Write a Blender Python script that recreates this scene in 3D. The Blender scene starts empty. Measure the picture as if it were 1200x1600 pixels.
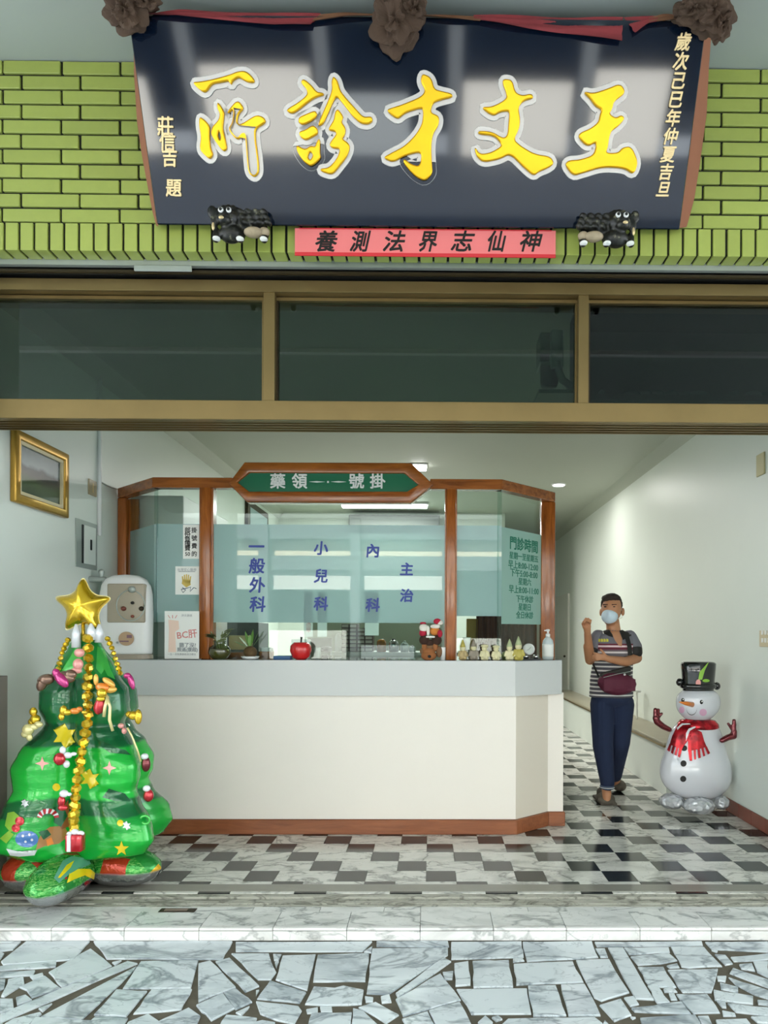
import bpy, bmesh, math, random
from mathutils import Vector, Matrix
from mathutils.bvhtree import BVHTree
PI = math.pi
random.seed(7)
scn = bpy.context.scene
C = scn.collection
EYE = Vector((0, 0, 1.34))            # eye height above the clinic floor (floor is z = 0, street side is -Y)
FPX = 1065.0
# ------------------------------------------------------------------ camera
cam = bpy.data.cameras.new('camera'); camo = bpy.data.objects.new('camera', cam); C.objects.link(camo)
cam.sensor_fit = 'VERTICAL'; cam.sensor_height = 36; cam.lens = 36 * FPX / 1600
cam.shift_x = -85 / 1600; cam.shift_y = 193 / 1600
YAW, ROLL = math.radians(-0.55), math.radians(0.22)
CAMROT = Matrix.Rotation(YAW, 3, 'Z') @ Matrix.Rotation(PI / 2, 3, 'X') @ Matrix.Rotation(ROLL, 3, 'Z')
camo.matrix_world = Matrix.Translation(EYE) @ CAMROT.to_4x4()
cam.clip_start = .05; cam.clip_end = 200
scn.camera = camo
# ------------------------------------------------------------------ colour management, sky, sun
scn.view_settings.view_transform = 'Standard'; scn.view_settings.look = 'None'
scn.view_settings.gamma = 1; scn.view_settings.use_curve_mapping = False
scn.view_settings.exposure = 0.46
scn.cycles.use_denoising = True
scn.cycles.max_bounces = 8; scn.cycles.diffuse_bounces = 5; scn.cycles.glossy_bounces = 4
scn.cycles.transparent_max_bounces = 24; scn.cycles.sample_clamp_indirect = 6
scn.cycles.caustics_reflective = False; scn.cycles.caustics_refractive = False
SKY = 4.0
w = bpy.data.worlds.new('sky'); scn.world = w; w.use_nodes = True
bg = w.node_tree.nodes['Background']; bg.inputs[0].default_value = (.86, .94, 1, 1); bg.inputs[1].default_value = SKY
sun = bpy.data.lights.new('sun', 'SUN'); sun.energy = 38; sun.angle = .02; sun.color = (1, .95, .86)
so = bpy.data.objects.new('sun', sun); C.objects.link(so)
so.rotation_euler = Vector((.35, -1, -1.25)).to_track_quat('-Z', 'Y').to_euler()

# ------------------------------------------------------------------ helpers
def ray(px, py):
    return (CAMROT @ Vector(((px - 685) / FPX, (993 - py) / FPX, -1))).normalized()
def P(px, py, Y):
    d = ray(px, py); return EYE + d * (Y / d.y)
def PZ(px, py, Z=0.0):
    d = ray(px, py); return EYE + d * ((Z - 1.34) / d.z)
def PX(px, py, X):
    d = ray(px, py); return EYE + d * (X / d.x)
def lin(c):
    if isinstance(c, str):
        c = tuple(int(c[i:i + 2], 16) / 255 for i in (0, 2, 4))
    return tuple((x / 12.92 if x <= .04045 else ((x + .055) / 1.055) ** 2.4) for x in c) + (1,)
class NT:
    def __init__(s, name):
        s.m = bpy.data.materials.new(name); s.m.use_nodes = True
        s.t = s.m.node_tree; s.b = s.t.nodes['Principled BSDF']
    def n(s, typ, **kw):
        x = s.t.nodes.new('ShaderNode' + typ)
        for k, v in kw.items():
            if k[0] == 'i' and k[1:].isdigit(): x.inputs[int(k[1:])].default_value = v
            elif k in x.inputs: x.inputs[k].default_value = v
            else: setattr(x, k, v)
        return x
    def l(s, a, b): s.t.links.new(a, b)
    def coord(s, rnd=False, scale=(1, 1, 1), kind='pos'):
        if kind == 'pos': o = s.n('NewGeometry').outputs['Position']
        else: o = s.n('TexCoord').outputs['Object']
        mp = s.n('Mapping'); mp.inputs['Scale'].default_value = scale; s.l(o, mp.inputs[0])
        if rnd:
            oi = s.n('ObjectInfo'); mu = s.n('Math', operation='MULTIPLY', i1=37.0); s.l(oi.outputs['Random'], mu.inputs[0])
            cx = s.n('CombineXYZ'); s.l(mu.outputs[0], cx.inputs[0]); s.l(mu.outputs[0], cx.inputs[1]); s.l(cx.outputs[0], mp.inputs['Location'])
        return mp.outputs[0]
    def ramp(s, fac, stops, interp='LINEAR'):
        r = s.n('ValToRGB'); cr = r.color_ramp; cr.interpolation = interp
        while len(cr.elements) < len(stops): cr.elements.new(.5)
        for e, (p, c) in zip(cr.elements, stops): e.position = p; e.color = lin(c)
        s.l(fac, r.inputs[0]); return r.outputs[0]
    def noise(s, vec, scale, detail=4, rough=.55, dist=0):
        x = s.n('TexNoise'); x.inputs['Scale'].default_value = scale; x.inputs['Detail'].default_value = detail
        x.inputs['Roughness'].default_value = rough; x.inputs['Distortion'].default_value = dist
        s.l(vec, x.inputs['Vector']); return x.outputs['Fac']
    def bump(s, h, strength=.3, dist=.01):
        b = s.n('Bump'); b.inputs['Strength'].default_value = strength; b.inputs['Distance'].default_value = dist
        s.l(h, b.inputs['Height']); s.l(b.outputs[0], s.b.inputs['Normal'])
def mat(name, col, rough=.5, metal=0, var=.0, scale=8, spec=.5, coat=0, bump=0, emit=0, alpha=1, rnd=0, sss=0):
    k = NT(name); b = k.b
    b.inputs['Roughness'].default_value = rough; b.inputs['Metallic'].default_value = metal
    b.inputs['Specular IOR Level'].default_value = spec; b.inputs['Coat Weight'].default_value = coat; b.inputs['Coat Roughness'].default_value = .08
    base = lin(col); b.inputs['Base Color'].default_value = base
    if var or bump or rnd:
        v = k.coord(kind='pos'); f = k.noise(v, scale)
        if var or rnd:
            hs = k.n('HueSaturation'); hs.inputs['Color'].default_value = base
            mr = k.n('MapRange', i3=1 - var, i4=1 + var); k.l(f, mr.inputs[0])
            out = mr.outputs[0]
            if rnd:
                oi = k.n('ObjectInfo'); m2 = k.n('MapRange', i3=1 - rnd, i4=1 + rnd); k.l(oi.outputs['Random'], m2.inputs[0])
                mm = k.n('Math', operation='MULTIPLY'); k.l(out, mm.inputs[0]); k.l(m2.outputs[0], mm.inputs[1]); out = mm.outputs[0]
            k.l(out, hs.inputs['Value']); k.l(hs.outputs[0], b.inputs['Base Color'])
        if bump: k.bump(f, bump, .01)
    if emit: b.inputs['Emission Color'].default_value = base; b.inputs['Emission Strength'].default_value = emit
    return k.m
def marble(name, base, vein, dark, rough=.2, scale=3, amt=1.0, cloud=.6):
    k = NT(name); v = k.coord(rnd=True, scale=(.8, 1.5, 1.2))
    n1 = k.noise(v, scale * .7, 5, .62, 1.0); n2 = k.noise(v, scale * .55, 5, .55, .8); n3 = k.noise(v, scale * 1.3, 4, .6, .6)
    def ridge(n, w_, c):
        sb = k.n('Math', operation='SUBTRACT', i1=.5); k.l(n, sb.inputs[0]); ab = k.n('Math', operation='ABSOLUTE'); k.l(sb.outputs[0], ab.inputs[0])
        return k.ramp(ab.outputs[0], [(0, c), (w_, 'ffffff'), (1, 'ffffff')])
    r1 = ridge(n2, .020 * amt, vein); r3 = ridge(n3, .008 * amt, vein); r2 = k.ramp(n1, [(.30, dark), (.52, 'ffffff'), (1, 'ffffff')])
    cur = None
    for r, f in ((r1, .75), (r3, .4), (r2, cloud)):
        mx = k.n('MixRGB', blend_type='MULTIPLY', i0=f)
        if cur is None: mx.inputs[1].default_value = lin(base)
        else: k.l(cur, mx.inputs[1])
        k.l(r, mx.inputs[2]); cur = mx.outputs[0]
    k.l(cur, k.b.inputs['Base Color']); k.b.inputs['Roughness'].default_value = rough
    return k.m
def wood(name, c1, c2, rough=.3, axis='z', coat=.4):
    k = NT(name); sc = {'z': (9, 9, 1.0), 'x': (1.0, 9, 9)}[axis]
    v = k.coord(scale=sc); f = k.noise(v, 2.5, 6, .6, 1.0)
    r = k.ramp(f, [(.3, c1), (.7, c2)]); k.l(r, k.b.inputs['Base Color'])
    k.b.inputs['Roughness'].default_value = rough; k.b.inputs['Coat Weight'].default_value = coat; k.b.inputs['Coat Roughness'].default_value = .12
    return k.m
def glassmat(name, tint='ffffff', trans=1.0, refl=.045, rough=0.0, cover=None, cov=0.0):
    """thin glass: clear transmission, facing-dependent mirror; optional frosted cover layer"""
    k = NT(name); k.t.nodes.remove(k.b)
    out = [x for x in k.t.nodes if x.type == 'OUTPUT_MATERIAL'][0]
    tr = k.n('BsdfTransparent'); c = lin(tint); tr.inputs[0].default_value = (c[0] * trans, c[1] * trans, c[2] * trans, 1)
    gl = k.n('BsdfGlossy'); gl.inputs['Roughness'].default_value = rough
    lw = k.n('LayerWeight'); pw = k.n('Math', operation='POWER', i1=4.0); k.l(lw.outputs['Facing'], pw.inputs[0])
    ma = k.n('MapRange', i3=refl, i4=.9); k.l(pw.outputs[0], ma.inputs[0])
    base = tr.outputs[0]
    if cover:
        df = k.n('BsdfDiffuse'); df.inputs[0].default_value = lin(cover)
        tl = k.n('BsdfTranslucent'); tl.inputs[0].default_value = lin(cover)
        m0 = k.n('MixShader', i0=.45); k.l(df.outputs[0], m0.inputs[1]); k.l(tl.outputs[0], m0.inputs[2])
        m1 = k.n('MixShader', i0=cov); k.l(base, m1.inputs[1]); k.l(m0.outputs[0], m1.inputs[2]); base = m1.outputs[0]
    m2 = k.n('MixShader'); k.l(ma.outputs[0], m2.inputs[0]); k.l(base, m2.inputs[1]); k.l(gl.outputs[0], m2.inputs[2])
    k.l(m2.outputs[0], out.inputs[0]); return k.m
def wloc(o):
    v = Vector()
    while o: v += o.location; o = o.parent
    return v
def link(name, me, m, parent=None, loc=None, smooth=False):
    o = bpy.data.objects.new(name, me); C.objects.link(o)
    if m is not None and not me.materials:
        me.materials.append(m)
    if parent is not None: o.parent = parent
    if loc is not None: o.location = Vector(loc) - (wloc(parent) if parent else Vector())
    if smooth:
        for p in me.polygons: p.use_smooth = True
    return o
class MB:
    def __init__(s): s.v = []; s.f = []
    def add(s, vs, fs):
        n = len(s.v); s.v += [Vector(v) for v in vs]; s.f += [tuple(i + n for i in f) for f in fs]; return s
    def box(s, a, b):
        x0, x1 = sorted((a[0], b[0])); y0, y1 = sorted((a[1], b[1])); z0, z1 = sorted((a[2], b[2]))
        return s.add([(x0, y0, z0), (x1, y0, z0), (x1, y1, z0), (x0, y1, z0), (x0, y0, z1), (x1, y0, z1), (x1, y1, z1), (x0, y1, z1)],
                     [(3, 2, 1, 0), (4, 5, 6, 7), (0, 1, 5, 4), (1, 2, 6, 5), (2, 3, 7, 6), (3, 0, 4, 7)])
    def prism(s, pts, ext):
        """pts: 3D polygon, ext: extrusion vector"""
        n = len(pts); ext = Vector(ext); a = [Vector(p) for p in pts]
        return s.add(a + [p + ext for p in a], [tuple(range(n))[::-1], tuple(range(n, 2 * n))] + [(i, (i + 1) % n, (i + 1) % n + n, i + n) for i in range(n)])
    def ring(s, outer, inner, ext):
        n = len(outer); ext = Vector(ext); vs = [Vector(p) for p in outer] + [Vector(p) for p in inner]; vs += [p + ext for p in vs]
        fs = []
        for i in range(n):
            j = (i + 1) % n; fs += [(j, i, n + i, n + j), (2 * n + i, 2 * n + j, 3 * n + j, 3 * n + i), (i, j, 2 * n + j, 2 * n + i), (n + j, n + i, 3 * n + i, 3 * n + j)]
        return s.add(vs, fs)
    def tube(s, pts, r, n=8, cap=True):
        pts = [Vector(p) for p in pts]; rs = r if isinstance(r, (list, tuple)) else [r] * len(pts)
        vs = []; fs = []; up = Vector((.12, .3, 1)).normalized(); prev = None
        for i, p in enumerate(pts):
            d = (pts[min(i + 1, len(pts) - 1)] - pts[max(i - 1, 0)]).normalized()
            if prev is None: a = d.cross(up); a = a if a.length > .05 else d.cross(Vector((1, 0, 0)))
            else: a = prev - d * prev.dot(d)
            a.normalize(); prev = a; b = d.cross(a)
            vs += [p + (a * math.cos(2 * PI * k / n) + b * math.sin(2 * PI * k / n)) * rs[i] for k in range(n)]
        for i in range(len(pts) - 1):
            fs += [(i * n + k, i * n + (k + 1) % n, (i + 1) * n + (k + 1) % n, (i + 1) * n + k) for k in range(n)]
        if cap: fs += [tuple(range(n))[::-1], tuple(range((len(pts) - 1) * n, len(pts) * n))]
        return s.add(vs, fs)
    def loft(s, rings, cap=True):
        n = len(rings[0]); vs = [p for r in rings for p in r]; fs = []
        for i in range(len(rings) - 1):
            fs += [(i * n + k, i * n + (k + 1) % n, (i + 1) * n + (k + 1) % n, (i + 1) * n + k) for k in range(n)]
        if cap: fs += [tuple(range(n))[::-1], tuple(range((len(rings) - 1) * n, len(rings) * n))]
        return s.add(vs, fs)
    def lathe(s, c, prof, n=20, sx=1, sy=1):
        c = Vector(c); return s.loft([[c + Vector((r * sx * math.cos(2 * PI * k / n), r * sy * math.sin(2 * PI * k / n), z)) for k in range(n)] for r, z in prof])
    def ball(s, c, r, n=14, m=8, rot=None):
        c = Vector(c); r = Vector(r) if not isinstance(r, (int, float)) else Vector((r, r, r)); rg = []
        for i in range(m + 1):
            t = -PI / 2 + PI * min(max(i, .04), m - .04) / m
            row = []
            for k in range(n):
                q = Vector((math.cos(t) * math.cos(2 * PI * k / n) * r.x, math.cos(t) * math.sin(2 * PI * k / n) * r.y, math.sin(t) * r.z))
                row.append(c + (rot @ q if rot else q))
            rg.append(row)
        return s.loft(rg)
    def cap(s, a, ra, b, rb, n=12):
        a = Vector(a); b = Vector(b); d = (b - a).normalized(); pts = []; rs = []
        for t in (-1, -.75, -.4, 0): pts.append(a + d * ra * t); rs.append(max(ra * math.sqrt(max(1 - t * t, 0)), .0008))
        for t in (0, .4, .75, 1): pts.append(b + d * rb * t); rs.append(max(rb * math.sqrt(max(1 - t * t, 0)), .0008))
        return s.tube(pts, rs, n)
    def build(s, name, m, parent=None, smooth=False, bevel=0, org=True, segs=1):
        if parent is not None: base = wloc(parent); off = Vector()
        else:
            xs = [v.x for v in s.v]; ys = [v.y for v in s.v]
            base = Vector(((min(xs) + max(xs)) / 2, (min(ys) + max(ys)) / 2, min(v.z for v in s.v)))
        me = bpy.data.meshes.new(name); me.from_pydata([v - base for v in s.v], [], s.f)
        bm = bmesh.new(); bm.from_mesh(me); bmesh.ops.recalc_face_normals(bm, faces=bm.faces); bm.to_mesh(me); bm.free()
        o = link(name, me, m, parent, None, smooth)
        if parent is None: o.location = base
        if bevel:
            b = o.modifiers.new('bevel', 'BEVEL'); b.width = bevel; b.segments = segs; b.limit_method = 'ANGLE'; b.angle_limit = .6
            if segs > 1 or smooth:
                for p in me.polygons: p.use_smooth = True
        return o
def empty(name, loc):
    o = bpy.data.objects.new(name, None); C.objects.link(o); o.location = loc; o.empty_display_size = .1; return o
def tag(o, label=None, cat=None, group=None, kind=None):
    if label: o['label'] = label
    if cat: o['category'] = cat
    if group: o['group'] = group
    if kind: o['kind'] = kind
    return o
def thing(name, loc, label, cat, group=None): return tag(empty(name, loc), label, cat, group)
def struct(o): o['kind'] = 'structure'; return o
def baked(temp, name, m, parent=None, smooth=True):
    """apply modifiers of a temp object and keep the mesh"""
    dg = bpy.context.evaluated_depsgraph_get(); dg.update()
    me = bpy.data.meshes.new_from_object(temp.evaluated_get(dg)); old = temp.data; bpy.data.objects.remove(temp)
    base = wloc(parent) if parent else Vector((sum(v.co.x for v in me.vertices) / len(me.vertices), sum(v.co.y for v in me.vertices) / len(me.vertices), min(v.co.z for v in me.vertices)))
    me.transform(Matrix.Translation(-base)); me.materials.clear()
    o = link(name, me, m, parent, None, smooth)
    if not parent: o.location = base
    return o
def blob(mb, name, m, parent=None, voxel=.008, smooth=4):
    me = bpy.data.meshes.new(name); me.from_pydata(mb.v, [], mb.f)
    bm = bmesh.new(); bm.from_mesh(me); bmesh.ops.recalc_face_normals(bm, faces=bm.faces); bm.to_mesh(me); bm.free()
    t = bpy.data.objects.new('tmp', me); C.objects.link(t)
    r = t.modifiers.new('r', 'REMESH'); r.mode = 'VOXEL'; r.voxel_size = voxel
    if smooth: sm = t.modifiers.new('s', 'SMOOTH'); sm.iterations = smooth; sm.factor = .5
    return baked(t, name, m, parent)
def textmesh(body, size, bold=0.0, ext=.001, spacing=1.0, align='CENTER', line=1.0, sx=1.0, shear=0.0):
    c = bpy.data.curves.new('t', 'FONT'); c.body = body; c.size = size; c.extrude = ext; c.space_character = spacing
    c.align_x = align; c.align_y = 'CENTER'; c.space_line = line; c.shear = shear; c.resolution_u = 2
    o = bpy.data.objects.new('t', c); me = bpy.data.meshes.new_from_object(o); bpy.data.objects.remove(o)
    if sx != 1: me.transform(Matrix.Diagonal((sx, 1, 1, 1)))
    if bold:                                          # thicken by overlapping shifted copies
        bm = bmesh.new()
        for i, (dx, dy) in enumerate(((-1, -.6), (1, .6), (-.6, 1), (.6, -1))):
            m2 = me.copy(); m2.transform(Matrix.Translation((dx * bold, dy * bold, i * .00004))); bm.from_mesh(m2); bpy.data.meshes.remove(m2)
        bm.to_mesh(me); bm.free()
    return me
def frame(o, right, up):
    r = Vector(right).normalized(); u = Vector(up); u = (u - r * u.dot(r)).normalized(); n = r.cross(u)
    return Matrix(((r.x, u.x, n.x, o[0]), (r.y, u.y, n.y, o[1]), (r.z, u.z, n.z, o[2]), (0, 0, 0, 1)))
def text(body, size, pos, m, parent, right=(1, 0, 0), up=(0, 0, 1), name='lettering', **kw):
    me = textmesh(body, size, **kw); me.transform(Matrix.Translation(-wloc(parent)) @ frame(pos, right, up))
    return link(name, me, m, parent)
def vtext(chars, size, pos0, pos1, m, parent, right=(1, 0, 0), up=(0, 0, 1), name='lettering', **kw):
    """characters one below another from pos0 to pos1, joined into one piece of lettering"""
    bm = bmesh.new(); pos0 = Vector(pos0); pos1 = Vector(pos1); n = len(chars)
    if name != 'lettering':                            # characters large enough to be pieces of their own
        for i, ch in enumerate(chars):
            if ch != ' ': text(ch, size, pos0.lerp(pos1, i / max(n - 1, 1)), m, parent, right, up, name=name, **kw)
        return
    for i, ch in enumerate(chars):
        if ch == ' ': continue
        me = textmesh(ch, size, **kw); me.transform(Matrix.Translation(-wloc(parent)) @ frame(pos0.lerp(pos1, i / max(n - 1, 1)), right, up)); bm.from_mesh(me)
    me = bpy.data.meshes.new(name); bm.to_mesh(me); bm.free(); return link(name, me, m, parent)
def curvefill(polys, ext, bevel, offset, M):
    """filled 2D outlines (holes by even-odd) raised with a bevelled rim"""
    c = bpy.data.curves.new('c', 'CURVE'); c.dimensions = '2D'; c.fill_mode = 'BOTH'; c.extrude = ext; c.bevel_depth = bevel; c.offset = offset; c.bevel_resolution = 1
    for pl in polys:
        s = c.splines.new('POLY'); s.points.add(len(pl) - 1)
        for i, q in enumerate(pl): s.points[i].co = (q[0], q[1], 0, 1)
        s.use_cyclic_u = True
    o = bpy.data.objects.new('c', c); me = bpy.data.meshes.new_from_object(o); bpy.data.objects.remove(o); me.transform(M); return me
def chaikin(pl, it=1):
    for _ in range(it):
        q = []
        for i in range(len(pl)):
            a = pl[i]; b = pl[(i + 1) % len(pl)]
            q += [(a[0] * .78 + b[0] * .22, a[1] * .78 + b[1] * .22), (a[0] * .22 + b[0] * .78, a[1] * .22 + b[1] * .78)]
        pl = q
    return pl

# ------------------------------------------------------------------ materials
M = {}
M['wall'] = mat('painted_wall', 'dde3db', .42, var=.02, scale=2, bump=.02)
M['ceiling'] = mat('ceiling_paint', 'b2b7aa', .6, var=.02, scale=3)
M['porch_ceiling'] = mat('porch_ceiling_paint', 'a4aba6', .7, var=.03, scale=2)
M['mortar'] = mat('dark_mortar', '1b1d12', .9)
M['brick'] = mat('green_glazed_brick', 'a3ae56', .3, var=.07, scale=30, rnd=.07, coat=.2)
M['bronze'] = mat('bronze_anodised_aluminium', '857149', .36, metal=.75, var=.16, scale=4)
M['bronze_dark'] = mat('dark_bronze', '3b3222', .45, metal=.6)
M['black'] = mat('black_rubber', '0a0b0b', .5)
M['strip'] = mat('pale_metal_strip', 'a9b0aa', .4, metal=.4, var=.1)
M['marble'] = marble('white_marble_tile', 'dedcd5', '8e8f8c', 'a4a5a2', .12, 5, 1.5)
M['marble_tread'] = marble('marble_tread', 'd9dad6', '9a9f9f', 'b0b5b3', .2, 4, 1.3)
M['marble_riser'] = marble('marble_riser', 'e6e4e0', 'b8baba', 'd0d0ce', .3, 4)
M['stone'] = marble('porch_marble_stone', 'cdd4d6', '858e96', 'a3adb5', .3, 4, 1.5)
M['tile_dark'] = mat('dark_marble_tile', '2a2d2d', .12, var=.3, scale=14, rnd=.25)
M['grout'] = mat('brown_grout', '5b5446', .95, var=.35, scale=25)
M['grout_pale'] = mat('pale_grout', '6f6d66', .8)
M['sill'] = mat('grey_stone_sill', '87847a', .16, var=.08, scale=20)
M['groove'] = marble('grooved_stone', 'b3b1a4', '6a695f', '8b8a80', .4, 7, 2)
M['wood'] = wood('reddish_wood', '7c4017', 'b5682a', .22)
M['woodx'] = wood('reddish_wood_rail', '7c4017', 'b5682a', .22, 'x')
M['plinth'] = wood('wood_plinth', '7a4326', 'a0603c', .35, 'x', .2)
M['laminate'] = mat('cream_laminate', 'ece5dc', .45, var=.01)
M['laminate2'] = mat('beige_laminate', 'ddd4c6', .45, var=.01)
M['fascia'] = mat('light_grey_laminate', 'c9cbca', .3)
M['countertop'] = mat('countertop', '8c9192', .1)
M['red_tile'] = mat('red_brown_skirting_tile', '7b4030', .3, var=.15, scale=10, rnd=.1)
M['glass'] = glassmat('clear_glass', 'f2fbf8', .96, .032)
M['tinted'] = glassmat('tinted_glass', 'a8bab0', .85, .05)
M['film'] = glassmat('frosted_film', 'dff0ee', .9, .05, 0, 'c2dcdb', .66)
M['film2'] = glassmat('frosted_hours_film', 'dff0ee', .9, .03, 0, 'bfe0d8', .9)
M['blue'] = mat('blue_vinyl_letter', '0e2f8c', .4)
M['green_txt'] = mat('green_vinyl_letter', '0f7a62', .4)
M['white'] = mat('white_plastic', 'e6e6e4', .3)
M['paper'] = mat('white_paper', 'efefea', .7)
M['ink'] = mat('black_ink', '15120f', .6)
M['grey_ink'] = mat('grey_ink', '9a9da0', .6)
M['red_ink'] = mat('red_ink', 'd98a86', .6)
M['signblack'] = mat('black_lacquer', '0a1626', .05, var=.1, scale=3, spec=.6, coat=.3)
M['gold'] = mat('gold_leaf', 'f2b90f', .28, metal=.55, var=.08, scale=12)
M['silver'] = mat('silver_leaf', 'c9c6c2', .32, metal=.35)
M['palegold'] = mat('pale_gold_leaf', 'e6cd9a', .35, metal=.4)
M['cloth_red'] = mat('faded_red_cloth', '8b3337', .85, var=.2, scale=9)
M['cloth_brown'] = mat('faded_brown_cloth', '7d553a', .85, var=.25, scale=9)
M['cloth_rosette'] = mat('dark_brown_cloth', '4a3627', .8, var=.3, scale=14)
M['red_paper'] = mat('red_paper', 'f0555a', .7, var=.04)
M['green_panel'] = mat('green_panel', '0d6b48', .4)

# ------------------------------------------------------------------ room shell
XL, XR, CEIL = -2.32, 2.287, 3.19
YIN = 3.62                                  # inner face of the shop front
struct(MB().box((XL - .15, YIN, -.2), (XL, 12.8, CEIL + .2)).build('wall_left', M['wall']))
struct(MB().box((XR, YIN, -.2), (XR + .15, 12.8, CEIL + .2)).build('wall_right', M['wall']))
bk = struct(MB().box((XL, 12.6, 0), (XR, 12.75, CEIL)).build('wall_back', M['wall']))
struct(MB().box((XL, 10.3, 0), (1.0, 10.4, CEIL)).build('wall_partition', M['wall']))
struct(MB().box((1.0, 10.3, 0), (1.1, 12.6, CEIL)).build('wall_passage', M['wall']))
cl = struct(MB().box((XL - .15, YIN - .04, CEIL), (XR + .15, 12.8, CEIL + .15)).build('ceiling', M['ceiling']))
# small cornice between the right wall and the ceiling, left one alike
MB().prism([(XR, YIN, CEIL), (XR - .09, YIN, CEIL), (XR - .06, YIN, CEIL - .03), (XR, YIN, CEIL - .10)], (0, 8.95, 0)).build('trim_3', M['ceiling'])
MB().prism([(XL, YIN, CEIL), (XL + .09, YIN, CEIL), (XL + .06, YIN, CEIL - .03), (XL, YIN, CEIL - .10)], (0, 8.95, 0)).build('trim_4', M['ceiling'])
for n_ in ('trim_3', 'trim_4'): bpy.data.objects[n_]['kind'] = 'structure'
d1 = MB().box((XR - .03, 11.3, 0), (XR + .01, 12.45, 2.05)).build('door_1', mat('pale_door', 'dcdcd4', .5)); struct(d1)
MB().cap((XR - .06, 11.42, 1.0), .02, (XR - .045, 11.50, 1.0), .015).build('door_handle', M['bronze_dark'], d1)

# checkered marble floor: dark squares stepping one tile sideways per row, white two-tile slabs between
fl = struct(MB().box((XL, 3.50, -.30), (XR, 12.7, -.012)).build('floor', M['grout_pale']))
TW, TD, X0, Y0 = .1662, .1677, -1.024, 3.713
def tmesh(wd):
    mb = MB().box((.0012, .0012, -.012), (wd - .0012, TD - .0012, 0)); me = bpy.data.meshes.new('tile'); me.from_pydata(mb.v, [], mb.f); return me
me_d, me_w = tmesh(TW), tmesh(2 * TW); me_d.materials.append(M['tile_dark']); me_w.materials.append(M['marble'])
far_d, far_w = MB(), MB(); ntile = 0
far_edges = []
for r in range(0, 53):
    y = Y0 + r * TD; xs = X0 - r * TW
    if y + TD > 12.6: break
    k0 = math.floor((XL - xs) / (3 * TW)) - 1
    for k in range(k0, k0 + 14):
        for typ in (0, 1):
            a = xs + k * 3 * TW + (TW if typ else 0); b = a + (2 * TW if typ else TW)
            if b <= XL + .01 or a >= XR - .01: continue
            hid = a > -2.2 and b < .90 and y > 4.62 and y < 9.9     # under and behind the counter
            if hid: continue
            a2, b2 = max(a, XL + .001), min(b, XR - .001)
            full = a2 == a and b2 == b
            if full and r < 17 and ntile < 294:
                link('tile', me_w if typ else me_d, None, fl, (a, y, 0)); ntile += 1
            elif not full and r < 17 and ntile < 298:
                mb = MB().box((a2 + .0012, y + .0012, -.012), (b2 - .0012, y + TD - .0012, 0)); mb.build('tile', M['marble'] if typ else M['tile_dark'], fl); ntile += 1
            else:
                (far_w if typ else far_d).box((a2 + .0012, y + .0012, -.012), (b2 - .0012, y + TD - .0012, 0))
tag(far_d.build('far_dark_tiles', M['tile_dark'], fl), kind='stuff'); tag(far_w.build('far_white_tiles', M['marble'], fl), kind='stuff')
# cut half row before the sill
for k in range(-4, 8):
    a = X0 + TW + k * 3 * TW
    for typ, x0, x1 in ((0, a, a + TW), (1, a + TW, a + 3 * TW)):
        x0, x1 = max(x0, XL), min(x1, XR)
        if x1 > x0: MB().box((x0 + .0012, 3.672, -.012), (x1 - .0012, Y0 - .0012, 0)).build('tile', M['marble'] if typ else M['tile_dark'], fl)
# threshold: grey sill, thin tile strip, grooved door tracks
XA, XB = -2.62, 2.6
st = struct(MB().box((XA, 3.13, -.26), (XB, 3.67, -.025)).build('trim_1', M['grout_pale']))
MB().box((XA, 3.570, -.025), (XB, 3.669, .002)).build('sill_slab', M['sill'], st, bevel=.002)
for k in range(-4, 8):
    a = X0 + 2 * TW - .02 + k * 3 * TW
    for typ, x0, x1 in ((0, a, a + TW), (1, a + TW, a + 3 * TW)):
        MB().box((x0 + .001, 3.548, -.025), (x1 - .001, 3.568, 0)).build('strip_tile', M['marble'] if typ else M['tile_dark'], st)
for i, (a, b, h) in enumerate(((3.518, 3.545, -.004), (3.484, 3.512, .002), (3.447, 3.478, -.006), (3.405, 3.44, .001), (3.372, 3.40, -.002))):
    MB().box((XA, a, -.025), (XB, b, h)).build('track_rail', M['groove'], st, bevel=.002)
xj = [P(x, 1423, 3.33).x for x in (-90, 40, 140, 305, 395, 500, 600, 657, 825, 930, 1030, 1140, 1230)]
for a, b in zip(xj[:-1], xj[1:]):
    MB().box((a + .001, 3.310, -.02), (b - .001, 3.368, -.001)).build('strip_tile', M['marble_tread'], st)
jx = [P(x, 1462, 3.12).x for x in (-151, -35, 80, 194, 310.7, 426, 541.7, 656.3, 771, 885, 1000, 1111.7, 1227, 1340)]
for a, b in zip(jx[:-1], jx[1:]):
    MB().box((a + .0012, 3.150, -.02), (b - .0012, 3.308, 0)).build('tread_tile', M['marble_tread'], st)
    MB().box((a + .0012, 3.118, -.012), (b - .0012, 3.150, .001)).build('nosing_tile', M['marble_riser'], st, bevel=.004, segs=2)
    MB().box((a + .0012, 3.120, -.056), (b - .0012, 3.14, -.0135)).build('riser_tile', M['marble_riser'], st)
dr = PZ(278, 1426, .002)
MB().box((dr.x - .10, 3.300, -.02), (dr.x + .075, 3.345, .0025)).build('drain_plate', M['bronze_dark'], st, bevel=.002)
MB().box((dr.x - .075, 3.312, -.01), (dr.x + .035, 3.334, .0045)).build('drain_cover', mat('worn_plate', '8a7a6e', .5, metal=.4), st)
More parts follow.
